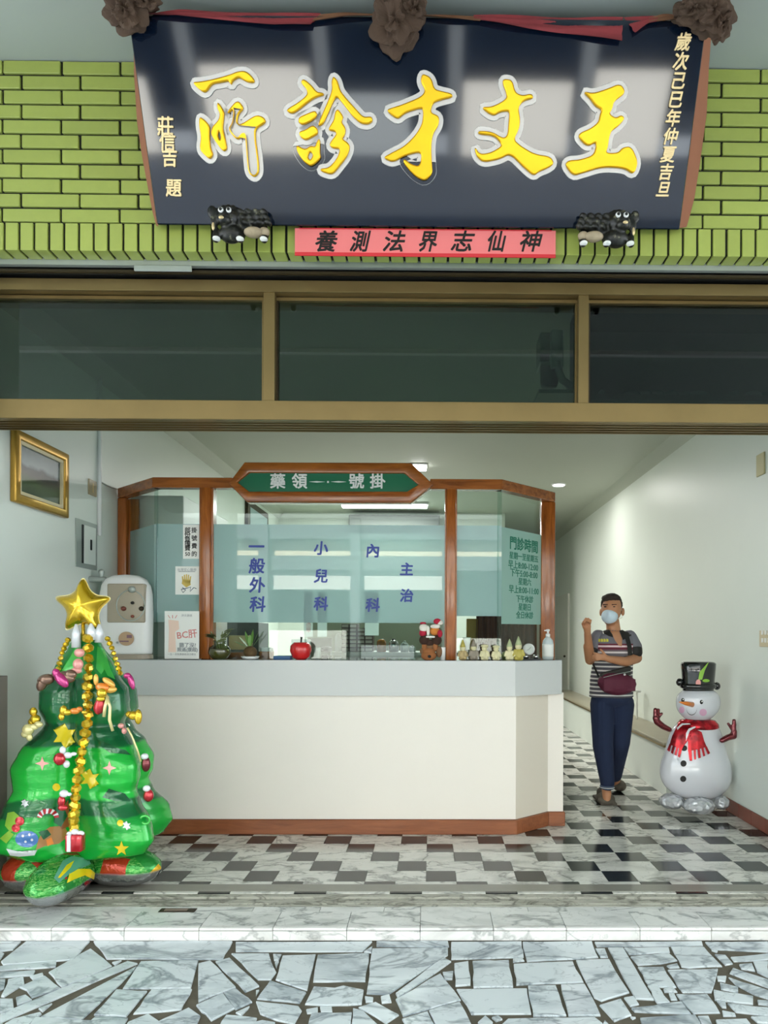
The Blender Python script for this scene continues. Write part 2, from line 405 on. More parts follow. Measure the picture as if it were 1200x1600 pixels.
# porch ground with crazy paving traced stone by stone
ZP = -.056
pg = struct(MB().box((-6, -1.7, ZP - .2), (6, 3.13, ZP - .006)).build('porch_floor', M['grout']))
STONES = {0: """0,58 105,57 60,100 0,108|125,60 425,58 350,145 15,170 5,155 60,110|440,60 1090,62 1045,145 500,143 480,110|0,178 265,152 262,180 0,198|0,207 165,198 155,220 0,230|228,205 425,95 525,175 290,275|0,405 600,155 645,165 0,442|190,415 640,178 570,255 380,430|660,155 930,150 895,280 575,282|930,165 985,152 1105,275 930,345|1010,155 1075,138 1215,270 1150,298|90,275 210,222 285,280 150,325 125,290|0,330 60,330 65,375 0,395|0,240 25,240 20,280 0,290|38,240 110,225 115,260 20,320 5,318|75,325 120,312 150,335 80,360|440,405 545,288 690,295 590,415|710,287 900,285 850,380 625,400|920,360 1045,305 1100,375 990,432|1048,303 1105,282 1182,345 1105,380|100,500 165,418 480,435 480,500|425,432 445,415 600,420 575,470 440,448|720,500 735,440 885,372 940,410 900,500|560,500 600,440 695,402 745,435 700,500|1000,500 1060,405 1205,420 1170,500|20,448 60,425 190,392 195,400 100,480|140,225 200,208 205,222 155,240|525,160 570,150 540,172|180,375 245,352 200,390|1105,395 1170,365 1160,380 1130,408|0,112 20,118 5,140 0,145|0,448 15,446 5,520 0,520""",
400: """-95,65 545,62 500,108 -95,108|-115,118 60,118 95,205 70,240 10,240|125,128 280,122 240,290 92,240|290,125 530,118 512,248 268,250|545,95 900,90 900,125 700,255 620,310 518,305|655,305 880,138 915,155 725,285 665,325|655,332 865,212 960,335 690,412|565,62 900,62 905,86 565,84|915,65 1245,62 1255,135 1010,142 915,145|5,330 65,245 235,300 205,350|0,342 200,365 215,385 180,448 95,430 20,400|230,355 270,275 370,280 410,270 505,290 495,355 330,362|930,165 995,155 1005,265 935,270|1015,155 1185,150 1205,275 1020,278|940,285 1270,282 1290,400 1010,402|810,385 955,345 1040,500 870,500|685,425 805,390 860,500 730,500|235,380 290,370 290,395 240,398|300,368 355,368 358,392 305,392|225,500 260,400 450,395 435,500|445,500 455,375 500,385 630,500|480,370 560,345 670,405 610,445|510,320 550,325 548,345 515,345|585,320 625,310 635,345 590,350|875,205 925,200 920,238 885,240|80,120 120,122 105,150 85,150|88,158 108,155 95,185|1040,440 1075,410 1110,440 1090,480|1105,418 1135,410 1155,425 1125,435|0,292 15,290 0,315|505,110 545,85 540,114|-15,440 30,430 90,440 60,500 -20,500""",
800: """50,65 375,62 405,135 70,155|8,168 285,155 335,252 20,265|5,140 50,140 58,152 5,158|300,150 455,145 550,300 420,340 385,325|450,92 520,92 665,335 580,330|390,95 435,95 450,135 415,135|387,65 890,62 895,80 450,85 398,85|525,92 735,90 740,112 550,122|555,132 735,115 775,150 700,165 590,172|745,88 900,88 985,178 830,185 795,180|590,182 710,182 770,275 700,275 640,265|730,195 965,190 935,300 800,300|635,268 680,265 740,345 680,350|770,308 915,308 975,395 850,398|410,360 510,330 560,405 480,435|525,325 570,318 595,355 555,365|560,375 795,345 840,402 575,390|600,420 860,405 910,500 625,500|870,412 920,410 960,500 915,500|955,430 1100,425 1160,500 975,500|945,290 1130,320 1130,355 950,335|1010,352 1200,372 1200,410 1050,392|960,340 1000,342 1005,372 985,370|975,255 1060,275 1060,300 980,285|1015,230 1200,290 1200,330 1140,312 1050,265|1035,185 1200,240 1200,278 1130,252 1020,210|950,122 1000,125 1035,165 1000,172|905,65 1200,62 1200,110 935,98|1025,135 1200,118 1200,145 1040,155|1130,155 1200,155 1200,230 1150,205|1065,170 1125,165 1140,200 1075,190|960,225 1005,225 1000,250 965,245|725,175 775,165 785,183 740,186|710,285 750,272 775,298 715,298|735,305 760,305 775,335 745,335|985,385 1045,397 1050,410 990,410|1120,415 1200,415 1200,445 1150,440|-70,470 -20,425 390,418 425,445 360,500 -70,500|400,500 435,430 500,500|555,415 580,418 565,425|1150,337 1200,340 1200,360 1155,355|-60,500 90,500|75,270 205,268 255,408 100,412|230,265 340,262 415,408 265,410|935,103 965,105 960,112"""}
rs = random.Random(3)
def stone(pts, parent_mb=None, edge=0.0):
    c = sum(pts, Vector()) / len(pts); q = []
    for i in range(len(pts)):                        # slightly chipped edges
        a, b = pts[i], pts[(i + 1) % len(pts)]; q.append(a)
        L = (b - a).length
        if L > .12:
            nrm = Vector((-(b - a).y, (b - a).x, 0)).normalized()
            for t in (.33, .67): q.append(a.lerp(b, t + rs.uniform(-.1, .1)) + nrm * rs.uniform(-.004, .004))
    h = rs.uniform(0, .002)
    inner = [c + (p - c) * (1 - min(.002 / max((p - c).length, .02), .1)) + Vector((0, 0, h)) for p in q]
    outer = [Vector((p.x, p.y, ZP - .003 + h)) for p in q]; low = [Vector((p.x, p.y, ZP - .01)) for p in q]
    mb = parent_mb or MB(); n = len(q); mb.add(low + outer + inner, [tuple(range(2 * n, 3 * n))] + [(i, (i + 1) % n, (i + 1) % n + n, i + n) for i in range(n)] + [(i + n, (i + 1) % n + n, (i + 1) % n + 2 * n, i + 2 * n) for i in range(n)])
    return mb
for ox, s in STONES.items():
    for pl in s.split('|'):
        pp = [tuple(float(t) for t in q.split(',')) for q in pl.split()]
        if len(pp) < 3: continue
        pts = [PZ(ox + x / 3, 1450 + y / 3, ZP) for x, y in pp]
        for p in pts: p.z = ZP; p.y = min(p.y, 3.116)
        stone(pts).build('stone', M['stone'], pg)
# the rest of the paving, outside the picture, as one mass of stones
def massstone(x0, x1, y0, y1, st_=.24):
    mb = MB(); nx, ny = max(1, int((x1 - x0) / st_)), max(1, int((y1 - y0) / st_))
    g = [[Vector((x0 + (x1 - x0) * i / nx + (rs.uniform(-.06, .06) if 0 < i < nx else 0), y0 + (y1 - y0) * j / ny + (rs.uniform(-.06, .06) if 0 < j < ny else 0), ZP)) for i in range(nx + 1)] for j in range(ny + 1)]
    for j in range(ny):
        for i in range(nx):
            c4 = [g[j][i], g[j][i + 1], g[j + 1][i + 1], g[j + 1][i]]; c = sum(c4, Vector()) / 4
            stone([c + (p - c) * .95 for p in c4], mb)
    return mb
mm = massstone(-5.9, 5.9, -1.65, PZ(600, 1617, ZP).y - .02); m2 = massstone(-5.9, PZ(0, 1500, ZP).x - .25, PZ(600, 1617, ZP).y, 3.1); m3 = massstone(PZ(1200, 1500, ZP).x + .28, 5.9, PZ(600, 1617, ZP).y, 3.1)
mm.add(m2.v, m2.f).add(m3.v, m3.f); tag(mm.build('outer_paving', M['stone'], pg), kind='stuff')

struct(MB().box((-6, -1.7, 4.4), (6, 13, 9)).build('sun_block_mass', M['porch_ceiling']))  # unseen building mass, added to block sun and sky above the porch
# ------------------------------------------------------------------ facade: green brick band over the opening
YB, BP = 3.25, .0702
px_m = FPX / YB
fw = struct(MB().box((-4.5, YB + .012, 3.17), (4.5, YB + .085, 4.066)).build('wall_facade', M['mortar']))
zt = P(600, 101, YB).z
me_b = bpy.data.meshes.new('brick'); mb = MB().box((0, 0, 0), (.2669, .02, .0592)); me_b.from_pydata(mb.v, [], mb.f)
bm = bmesh.new(); bm.from_mesh(me_b); bmesh.ops.bevel(bm, geom=[e for e in bm.edges], offset=.002, segments=1, affect='EDGES'); bm.to_mesh(me_b); bm.free(); me_b.materials.append(M['brick'])
me_s = bpy.data.meshes.new('brick'); mb = MB().box((0, 0, 0), (.0588, .083, .1295)); me_s.from_pydata(mb.v, [], mb.f)
bm = bmesh.new(); bm.from_mesh(me_s); bmesh.ops.bevel(bm, geom=[e for e in bm.edges], offset=.002, segments=1, affect='EDGES'); bm.to_mesh(me_s); bm.free(); me_s.materials.append(M['brick'])
PER = .2779; xo = P(3.7, 106, YB).x; xe = P(33, 117, YB).x; rb = random.Random(5)
for r in range(11):
    z = zt - (r + 1) * .0702 + .010; x = (xo if r % 2 == 0 else xe) - 2 * PER
    while x < 2.35:
        if x > -2.75:
            link('brick', me_b, None, fw, (x + .0055 + rb.uniform(-.0015, .0015), YB + rb.uniform(-.001, .001), z + rb.uniform(-.0008, .0008)))
        x += PER
zs = zt - 11 * .0702 - .1295 + .004
x = xo - 2.3
while x < 2.35:
    if x > -2.45: link('brick', me_s, None, fw, (x + rb.uniform(-.001, .001), YB + .001, zs))
    x += .0702
ZS = zs
# porch roof slab, unseen white strip added as a light line in the glass, outer beam and columns
pcl = struct(MB().box((-6, -1.7, zt + .004), (6, YB + .7, zt + .25)).build('porch_ceiling', M['porch_ceiling']))
MB().box((-6, .40, zt - .035), (6, .46, zt + .01)).build('reflected_line_strip', M['white'], pcl)
struct(MB().box((-6, -1.75, zt - .55), (6, -1.45, zt + 3.5)).build('porch_beam', M['porch_ceiling']))
for sx in (-3.4, 3.3):
    struct(MB().box((sx - .22, -1.72, -.25), (sx + .22, -1.48, zt - .5)).build('porch_column', M['porch_ceiling']))
# solid front either side of the opening
struct(MB().box((-6, 3.12, -.2), (-2.62, YB + .38, zt)).build('wall_front_left', M['wall']))
struct(MB().box((XR + .15, 3.12, -.2), (6, YB + .38, zt)).build('wall_front_right', M['wall']))
jb = struct(MB().box((-2.62, 3.13, -.05), (-2.30, 3.62, 3.2)).build('wall_jamb', M['wall']))
MB().box((-2.6, 3.14, -.03), (-2.262, 3.66, 1.118)).build('stone_cladding', mat('brown_grey_stone_cladding', '7d746a', .4, var=.2, scale=5), jb, bevel=.003)
struct(MB().box((-6, YB + .085, 3.60), (6, YB + .38, zt)).build('wall_lintel', M['mortar']))

# ------------------------------------------------------------------ bronze door head and transom windows
YF = 3.40
zA, zB = P(600, 657, YF).z, P(600, 627, YF).z            # door head
zC, zD = P(600, 457, YF).z, P(600, 439, YF).z            # top rail
w1 = struct(empty('window_1', (0, YF, zB)))
MB().box((-2.62, YF, zA), (2.6, YF + .03, zB)).build('door_head', M['bronze'], w1, bevel=.002)
MB().box((-2.62, YF + .03, zA + .022), (2.6, 3.62, zB)).build('door_head', M['bronze_dark'], w1)
for a in (3.432, 3.470, 3.512, 3.552, 3.592):
    MB().box((-2.62, a, zA - .001), (2.6, a + .011, zA + .03)).build('track_rail', M['bronze'], w1)
MB().box((-2.62, YF, zC), (2.6, YF + .20, zD)).build('top_rail', M['bronze'], w1, bevel=.002)
for a, b in ((411, 429), (904, 920)):
    MB().box((P(a, 540, YF + .01).x, YF + .01, zB - .002), (P(b, 540, YF + .01).x, YF + .12, zC + .002)).build('mullion', M['bronze'], w1, bevel=.002)
for a, b in ((-90, 411), (429, 904), (920, 1290)):
    xa, xb = P(a, 540, YF + .03).x, P(b, 540, YF + .03).x
    MB().box((xa, YF + .05, zC - .020), (xb, YF + .09, zC - .004)).build('bead', M['bronze'], w1)
    MB().box((xa, YF + .056, zB), (xa + .012, YF + .085, zC - .02)).build('bead', M['bronze_dark'], w1)
    MB().box((xb - .012, YF + .056, zB), (xb, YF + .085, zC - .02)).build('bead', M['bronze'], w1)
    MB().box((xa + .006, YF + .07, zB - .005), (xb - .006, YF + .076, zC - .01)).build('pane', M['tinted'], w1)
# pale strip and shutter slot under the bricks, slot shade put in as a black box
sp = struct(MB().box((-2.62, 3.335, P(600, 418, 3.335).z), (2.6, 3.36, ZS + .01)).build('trim_2', M['strip']))
MB().box((P(210, 421, 3.333).x, 3.325, P(210, 424, 3.333).z), (P(300, 421, 3.333).x, 3.337, P(210, 415, 3.333).z)).build('loose_strip', M['strip'], sp, bevel=.003)
MB().box((-2.62, 3.345, P(600, 429, 3.345).z), (2.6, 3.36, P(600, 425, 3.345).z)).build('shutter_slat', M['bronze_dark'], sp)
MB().box((-2.62, 3.38, P(600, 436, 3.4).z), (2.6, 3.62, 3.62)).build('slot_shade', M['black'], sp)

# ------------------------------------------------------------------ hanging name board
bl, br_ = P(245, 352, 3.20), P(1062, 357, 3.20)
zb = (bl.z + br_.z) / 2; ztop = P(655, 27, 2.89).z
Bc = Vector(((bl.x + br_.x) / 2, 3.20, zb)); BW = br_.x - bl.x; up = Vector((0, 2.89 - 3.20, ztop - zb)); BH = up.length; up.normalize()
rt = Vector((1, 0, 0)); nr = rt.cross(up)          # nr points to the street and down
board = thing('sign_board', Bc, 'large black lacquered name board with five gold brush characters, leaning out over the shop opening', 'sign')
def onboard(px, py):
    d = ray(px, py); t = (Bc - EYE).dot(nr) / d.dot(nr); q = EYE + d * t - Bc; return q.dot(rt), q.dot(up)
FB = frame(Bc + nr * .001, rt, up)
MB().prism([Bc - rt * BW / 2 - nr * .035, Bc + rt * BW / 2 - nr * .035, Bc + rt * BW / 2 - nr * .035 + up * BH, Bc - rt * BW / 2 - nr * .035 + up * BH], nr * .035).build('panel', M['signblack'], board, bevel=.004)
LT = Matrix.Translation(-Bc)
GA = [[(85,150),(130,148),(200,135),(300,108),(345,88),(395,85),(432,118),(445,140),(438,152),(400,148),(355,118),(318,140),(308,165),(295,140),(250,150),(195,158),(158,215),(110,180)],
 [(125,350),(160,375),(185,410),(180,470),(190,540),(203,570),(185,600),(150,570),(125,540),(135,470),(122,400)],
 [(285,325),(345,252),(385,300),(350,335),(342,385),(362,402),(455,340),(500,355),(512,385),(450,420),(450,480),(462,560),(470,640),(468,680),(445,705),(410,680),(402,600),(392,455),(375,455),(345,490),(290,425),(318,385),(325,300),(295,330)],
 [(230,262),(268,320),(265,360),(258,420),(272,470),(285,540),(262,555),(215,490),(190,450),(200,410),(238,370),(245,330),(228,300)], [(240,430),(228,458),(246,495),(250,460)]]
GB = [[(730,130),(775,165),(810,210),(845,212),(850,225),(815,232),(780,250),(740,280),(670,335),(635,320),(640,305),(700,270),(755,225),(752,190),(715,150)],
 [(705,355),(740,340),(800,315),(812,340),(790,370),(730,400),(702,385)], [(705,440),(740,430),(785,400),(812,420),(815,450),(790,465),(745,490),(712,468)],
 [(690,515),(740,545),(775,520),(800,530),(812,490),(828,480),(825,560),(832,590),(800,625),(770,640),(730,610),(692,550)], [(768,552),(754,585),(770,608),(783,588),(788,570)],
 [(905,115),(930,140),(945,200),(985,250),(1040,310),(1080,355),(1128,350),(1135,375),(1110,395),(1065,390),(1020,350),(960,270),(925,230),(905,260),(870,340),(845,395),(815,405),(835,350),(880,250),(900,190),(895,150)],
 [(930,305),(965,350),(950,380),(978,420),(970,460),(955,480),(998,510),(1000,540),(980,590),(940,640),(900,690),(835,670),(830,655),(880,650),(925,600),(945,550),(940,535),(900,535),(880,510),(925,455),(918,435),(875,430),(890,400),(910,370),(915,330)]]
GC = [[(200,75),(240,95),(252,145),(285,155),(330,165),(335,180),(290,190),(245,205),(235,250),(275,265),(272,305),(245,345),(238,400),(242,480),(245,520),(210,555),(160,525),(115,470),(120,455),(150,480),(190,490),(200,420),(120,440),(70,470),(25,450),(60,430),(120,400),(170,350),(200,300),(205,250),(200,225),(120,250),(90,280),(40,240),(60,230),(110,215),(195,180),(215,150),(192,110)]]
GD = [[(560,100),(600,105),(612,160),(645,175),(685,165),(695,185),(650,195),(625,225),(635,280),(630,320),(605,370),(640,400),(700,435),(770,445),(785,475),(760,495),(720,510),(695,530),(650,490),(590,430),(545,455),(470,470),(440,440),(432,400),(455,435),(500,430),(545,405),(555,390),(520,350),(450,345),(450,330),(510,335),(560,365),(580,350),(585,290),(590,240),(545,245),(515,265),(460,225),(510,225),(575,190),(575,160),(558,120)]]
GE = [[(915,155),(960,165),(1020,145),(1080,120),(1105,160),(1050,200),(1045,230),(1030,255),(1060,275),(1085,260),(1100,275),(1070,310),(1040,330),(1030,360),(1025,400),(1015,430),(1070,430),(1090,405),(1130,400),(1160,470),(1140,525),(1100,495),(1000,490),(920,515),(870,530),(835,480),(850,462),(900,460),(960,440),(975,400),(970,380),(935,400),(895,360),(900,340),(950,320),(985,290),(990,260),(1000,235),(970,220),(950,190)]]
for G, ox, sc in ((GA, 280, 3.75), (GB, 280, 3.75), (GC, 590, 2.857), (GD, 590, 2.857), (GE, 590, 2.857)):
    pls = [chaikin([onboard(ox + x / sc, 90 + y / sc) for x, y in pl], 2) for pl in G]
    area = lambda q: sum(q[i][0] * q[(i + 1) % len(q)][1] - q[(i + 1) % len(q)][0] * q[i][1] for i in range(len(q))) / 2
    solid = [q if area(q) > 0 else q[::-1] for q in pls if abs(area(q)) > .0002]; holes = [q for q in pls if abs(area(q)) <= .0002]
    sol2 = [q if area(q) > 0 else q[::-1] for q in pls if len(q) and q not in holes]
    ch = link('gold_character', curvefill(sol2 + [h if area(h) < 0 else h[::-1] for h in holes], .004, .0055, -.0045, LT @ FB @ Matrix.Translation((0, 0, .008))), M['gold'], board)
    rim = bmesh.new()
    for q in sol2:                                   # silver-leaf rim under each gold stroke
        n = len(q); o = []
        for i in range(n):
            a, b, c_ = Vector(q[i - 1]), Vector(q[i]), Vector(q[(i + 1) % n]); t = (c_ - a); t = t.normalized() if t.length else Vector((1, 0)); o.append((b.x + t.y * .0185, b.y - t.x * .0185))
        me = curvefill([o], .0008, .0012, 0, LT @ FB @ Matrix.Translation((0, 0, .001))); rim.from_mesh(me)
    me = bpy.data.meshes.new('silver_rim'); rim.to_mesh(me); rim.free(); link('silver_rim', me, M['silver'], ch)
def bcol(chars, size, a, b, m):
    pa, pb = onboard(*a), onboard(*b)
    A = Bc + rt * pa[0] + up * pa[1] + nr * .004; B_ = Bc + rt * pb[0] + up * pb[1] + nr * .004
    return vtext(chars, size, A, B_, m, board, rt, up, name='small_character', bold=.0015, ext=.003, shear=.15)
bcol('歲次己巳年仲夏吉旦', .066, (1066, 68), (1035, 298), M['palegold'])
bcol('莊信吉 題', .074, (258, 200), (271, 296), M['palegold'])

# red cloth draped over the board: swag, three rosettes, two side falls
dp = thing('cloth_drape', Bc + up * BH, 'faded red and brown cloth swag with bunched rosettes draped over the name board', 'drapery')
def bp(px, py, off=0): x, y = onboard(px, py); return Bc + rt * x + up * y + nr * off
def swag(tops, bots, name, m):
    mb = MB(); N = len(tops); cols = 7; g = []
    for i, ((tx, ty), (bx, by)) in enumerate(zip(tops, bots)):
        a = bp(tx, ty, -.03); b = bp(bx, by, .02)
        g.append([a.lerp(b, j / (cols - 1)) + nr * (.007 * math.sin(j * 2.1 + i * .35) + .010) for j in range(cols)])
    vs = [p for r in g for p in r]; vs2 = [p - nr * .004 for p in vs]; n = len(vs)
    fs = [(i * cols + j, i * cols + j + 1, (i + 1) * cols + j + 1, (i + 1) * cols + j) for i in range(N - 1) for j in range(cols - 1)]
    mb.add(vs + vs2, fs + [tuple(k + n for k in f[::-1]) for f in fs]); o = mb.build(name, m, dp, smooth=True); return o
def lerp_pts(pts, n):
    out = []; L = len(pts) - 1
    for i in range(n):
        t = i / (n - 1) * L; k = min(int(t), L - 1); u = t - k; out.append((pts[k][0] * (1 - u) + pts[k + 1][0] * u, pts[k][1] * (1 - u) + pts[k + 1][1] * u))
    return out
swag(lerp_pts([(222, 20), (280, 12), (340, 14), (420, 17), (500, 18)], 26), lerp_pts([(222, 24), (290, 30), (370, 36), (430, 43), (487, 43)], 26), 'swag', M['cloth_red'])
swag(lerp_pts([(500, 19), (540, 17), (600, 19)], 12), lerp_pts([(487, 38), (540, 30), (600, 28)], 12), 'swag', M['cloth_brown'])
swag(lerp_pts([(655, 20), (700, 21), (750, 22)], 12), lerp_pts([(655, 28), (700, 33), (750, 36)], 12), 'swag', M['cloth_brown'])
swag(lerp_pts([(740, 20), (820, 21), (900, 24), (975, 24)], 26), lerp_pts([(740, 34), (820, 48), (900, 58), (969, 68)], 26), 'swag', M['cloth_red'])
swag(lerp_pts([(976, 24), (1010, 23), (1032, 22)], 10), lerp_pts([(990, 55), (1008, 42), (1022, 38)], 10), 'swag', M['cloth_red'])
swag(lerp_pts([(1015, 25), (1040, 19), (1075, 22)], 10), lerp_pts([(1012, 40), (1048, 36), (1075, 33)], 10), 'swag', M['cloth_brown'])
def rosette(cx, cy, w_, h_, seed):
    r = random.Random(seed); mb = MB(); n, m_ = 44, 26; c = bp(cx, cy, .03); sx, sy = w_ / 320 * .5, h_ / 320 * .5; rg = []
    ph = [r.uniform(0, 6) for _ in range(6)]
    for i in range(m_ + 1):
        t = -PI / 2 + PI * (min(max(i, .1), m_ - .1)) / m_; row = []
        for k in range(n):
            a = 2 * PI * k / n
            f = 1 + .16 * math.sin(2 * a + 5 * t + ph[0]) + .15 * math.sin(3 * a - 9 * t + ph[1]) + .07 * math.sin(7 * a + 5 * t + ph[2]) - .10 * abs(math.sin(4 * a + 7 * t + ph[3]))
            row.append(c + (rt * math.cos(t) * math.cos(a) * sx + up * math.cos(t) * math.sin(a) * sy + nr * math.sin(t) * .05) * f)
        rg.append(row)
    mb.loft(rg); return mb.build('rosette', M['cloth_rosette'], dp)
rosette(204, 24, 54, 44, 1); rosette(232, 8, 34, 22, 4); rosette(619, 40, 62, 64, 2); rosette(648, 22, 30, 34, 6); rosette(1107, 26, 56, 46, 3); rosette(1076, 25, 46, 30, 5); rosette(1122, 45, 26, 34, 7)
def fall(pts, name):
    mb = MB(); vs = []
    for (x0, y0, Y0_), (x1, y1, Y1_) in pts: vs += [P(x0, y0, Y0_), P(x1, y1, Y1_)]
    n = len(vs); fs = [(2 * i, 2 * i + 1, 2 * i + 3, 2 * i + 2) for i in range(len(pts) - 1)]
    mb.add(vs + [v + Vector((0, .004, 0)) for v in vs], fs + [tuple(k + n for k in f[::-1]) for f in fs]); return mb.build(name, M['cloth_brown2'], dp, smooth=True)
M['cloth_brown2'] = mat('rust_brown_cloth', '8f5a40', .85, var=.1, scale=6)
fall([((1092, 45, 2.92), (1112, 48, 3.0)), ((1088, 100, 2.965), (1108, 100, 3.10)), ((1082, 180, 3.04), (1104, 180, 3.17)), ((1074, 260, 3.115), (1093, 260, 3.20)), ((1066, 320, 3.17), (1085, 310, 3.22)), ((1061, 353, 3.2), (1077, 340, 3.225)), ((1061, 356, 3.2), (1073, 354, 3.225))], 'side_fall')
fall([((213, 50, 3.02), (207, 48, 2.93)), ((209, 110, 3.12), (214, 110, 2.98)), ((214, 190, 3.17), (226, 190, 3.05)), ((222, 245, 3.20), (234, 250, 3.105)), ((238, 330, 3.22), (244, 335, 3.185)), ((244, 352, 3.225), (247, 353, 3.2))], 'side_fall')

# guardian lions holding the lower edge
def lion(cx, cy, f, label):
    g = P(cx, cy, 3.17); s = 1 / 334
    t = thing('guardian_lion', g, label, 'carving', 'carved guardian lions under the name board')
    lo = M['lion']; q = lambda x, y, d=0: g + Vector((f * x * s, -d, -y * s))
    mb = MB(); mb.ball(q(-17, -12, .03), (.052, .045, .046)); mb.ball(q(-20, -3, .06), (.032, .03, .022)); mb.ball(q(14, -10, .0), (.085, .04, .045)); mb.ball(q(26, -17, .01), (.05, .035, .035))
    mb.ball(q(-14, 10, .02), (.055, .04, .04))
    for x in (-36, 2, 38): mb.cap(q(x, 6, .01), .02, q(x, 20, .03), .016)
    for k in range(12):
        mb.ball(q(2 + (k % 4) * 12 + (k // 4) * 3, -22 + (k // 4) * 8, .03), (.02, .02, .013), rot=Matrix.Rotation(.6, 3, 'Y'))
    for k in range(9):
        a = PI * k / 8; mb.ball(q(-17 + 19 * math.cos(a), -14 - 15 * math.sin(a), .03), .014)
    mb.ball(q(-42, -22, .03), (.022, .015, .03)); mb.ball(q(-38, -8, .03), (.02, .015, .03))
    blob(mb, 'body', lo, t, .005, 2)
    b2 = MB(); b2.ball(q(22, 10, .035), (.045, .03, .022)); b2.ball(q(38, 8, .03), (.025, .02, .02)); b2.build('belly', M['lionbelly'], t, smooth=True)
    for x in (-24, -12): 
        e = MB(); e.ball(q(x, -16, .075), (.0125, .008, .0125)); eo = e.build('eye', M['white'], t, smooth=True)
        e = MB(); e.ball(q(x, -16, .082), (.007, .006, .007)); e.build('pupil', M['black'], eo, smooth=True)
    for x in (-34, 2, 38): e = MB(); e.ball(q(x, 21, .04), (.018, .02, .009)); e.build('paw', M['paper'], t, smooth=True)
    for a_, r_ in ((q(-22, -2, .088), (.012, .008, .007)), (q(-38, 4, .05), (.007, .008, .018))): e = MB(); e.ball(a_, r_); e.build('fang', M['palegold'], t, smooth=True)
k_ = NT('dark_carved_wood'); k_.l(k_.ramp(k_.noise(k_.coord(), 45, 3), [(.45, '0c0c09'), (.62, '26261f'), (.74, '7d7a64')]), k_.b.inputs['Base Color']); k_.b.inputs['Roughness'].default_value = .4; M['lion'] = k_.m
M['lionbelly'] = mat('pale_worn_belly', 'a8977c', .6, var=.3, scale=40)
lion(377, 360, 1, 'dark carved guardian lion with round white eyes at lower left of the name board')
lion(947, 367, -1, 'dark carved guardian lion with round white eyes at lower right of the name board')

# red paper banner with black calligraphy
ba = P(461, 357, 3.225); bb = P(868, 402, 3.225)
ban = thing('paper_banner', Vector((bb.x / 2 + ba.x / 2, 3.225, bb.z)), 'long pinkish-red paper banner with seven black brush characters below the name board', 'banner')
mb = MB(); mb.box((ba.x, 3.222, bb.z + .012), (bb.x, 3.226, ba.z)); mb.build('paper', mat('pink_red_paper', 'f2807f', .75, var=.05, scale=5), ban)
mb = MB(); mb.box((ba.x, 3.2215, bb.z - .004), (bb.x, 3.2265, bb.z + .012)).box((ba.x + .02, 3.2216, ba.z - .004), (bb.x - .02, 3.2266, ba.z + .002)); mb.build('red_edge', mat('deep_red_paper', 'd8323a', .7), ban)
for i, ch in enumerate('養測法界志仙神'):
    p = P(461 + 46 + i * 53.3, 379.5, 3.221); text(ch, .105, p, M['ink'], ban, bold=.002, ext=.0006, shear=.25, sx=.85 if i % 2 else 1.0, name='brush_character')

# ------------------------------------------------------------------ reception counter
ZC = 1.168
def poly(pts, z0, z1): return MB().prism([(x, y, z0) for x, y in pts], (0, 0, z1 - z0))
ct = thing('reception_counter', (-.7, 4.9, 0), 'long cream laminate reception counter with grey top band and wooden skirting', 'counter')
xr0, xr1, xr2 = P(806, 1200, 4.60).x, P(856, 1200, 4.81).x, P(880, 1200, 4.81).x
MB().box((XL + .002, 4.60, .10), (xr0, 4.64, .94)).build('front_panel', M['laminate'], ct)
MB().prism([(xr0, 4.60, .10), (xr1, 4.81, .10), (xr1 - .03, 4.83, .10), (xr0 - .03, 4.64, .10)], (0, 0, .84)).build('corner_panel', M['laminate2'], ct)
MB().box((xr1, 4.81, .10), (xr2, 5.20, .94)).build('end_panel', M['laminate'], ct)
mb = MB().box((XL + .002, 4.585, 0), (xr0 + .006, 4.62, .098)); mb.build('skirting', M['plinth'], ct, bevel=.004)
MB().prism([(xr0 + .006, 4.585, 0), (xr1 + .004, 4.795, 0), (xr1 - .03, 4.83, 0), (xr0 - .03, 4.63, 0)], (0, 0, .098)).build('skirting', M['plinth'], ct, bevel=.003)
MB().box((xr1 + .004, 4.795, 0), (xr2 + .012, 5.20, .098)).build('skirting', M['plinth'], ct, bevel=.003)
xf0, xf1 = P(805, 1060, 4.57).x, P(878, 1060, 4.775).x
zf = P(500, 1087, 4.57).z
MB().box((XL + .002, 4.57, zf), (xf0, 4.62, ZC)).build('top_band', M['fascia'], ct)
MB().prism([(xf0, 4.57, zf), (xf1, 4.775, zf), (xf1 - .03, 4.80, zf), (xf0 - .03, 4.62, zf)], (0, 0, ZC - zf)).build('top_band', M['fascia'], ct)
MB().box((xf1 - .03, 4.78, zf), (xf1, 5.20, ZC)).build('top_band', M['fascia'], ct)
MB().prism([(XL + .002, 4.571, ZC), (xf0 - .001, 4.571, ZC), (xf1 - .001, 4.776, ZC), (xf1 - .001, 5.20, ZC), (XL + .002, 5.20, ZC)], (0, 0, .004)).build('worktop', M['countertop'], ct)
ZT = ZC + .004

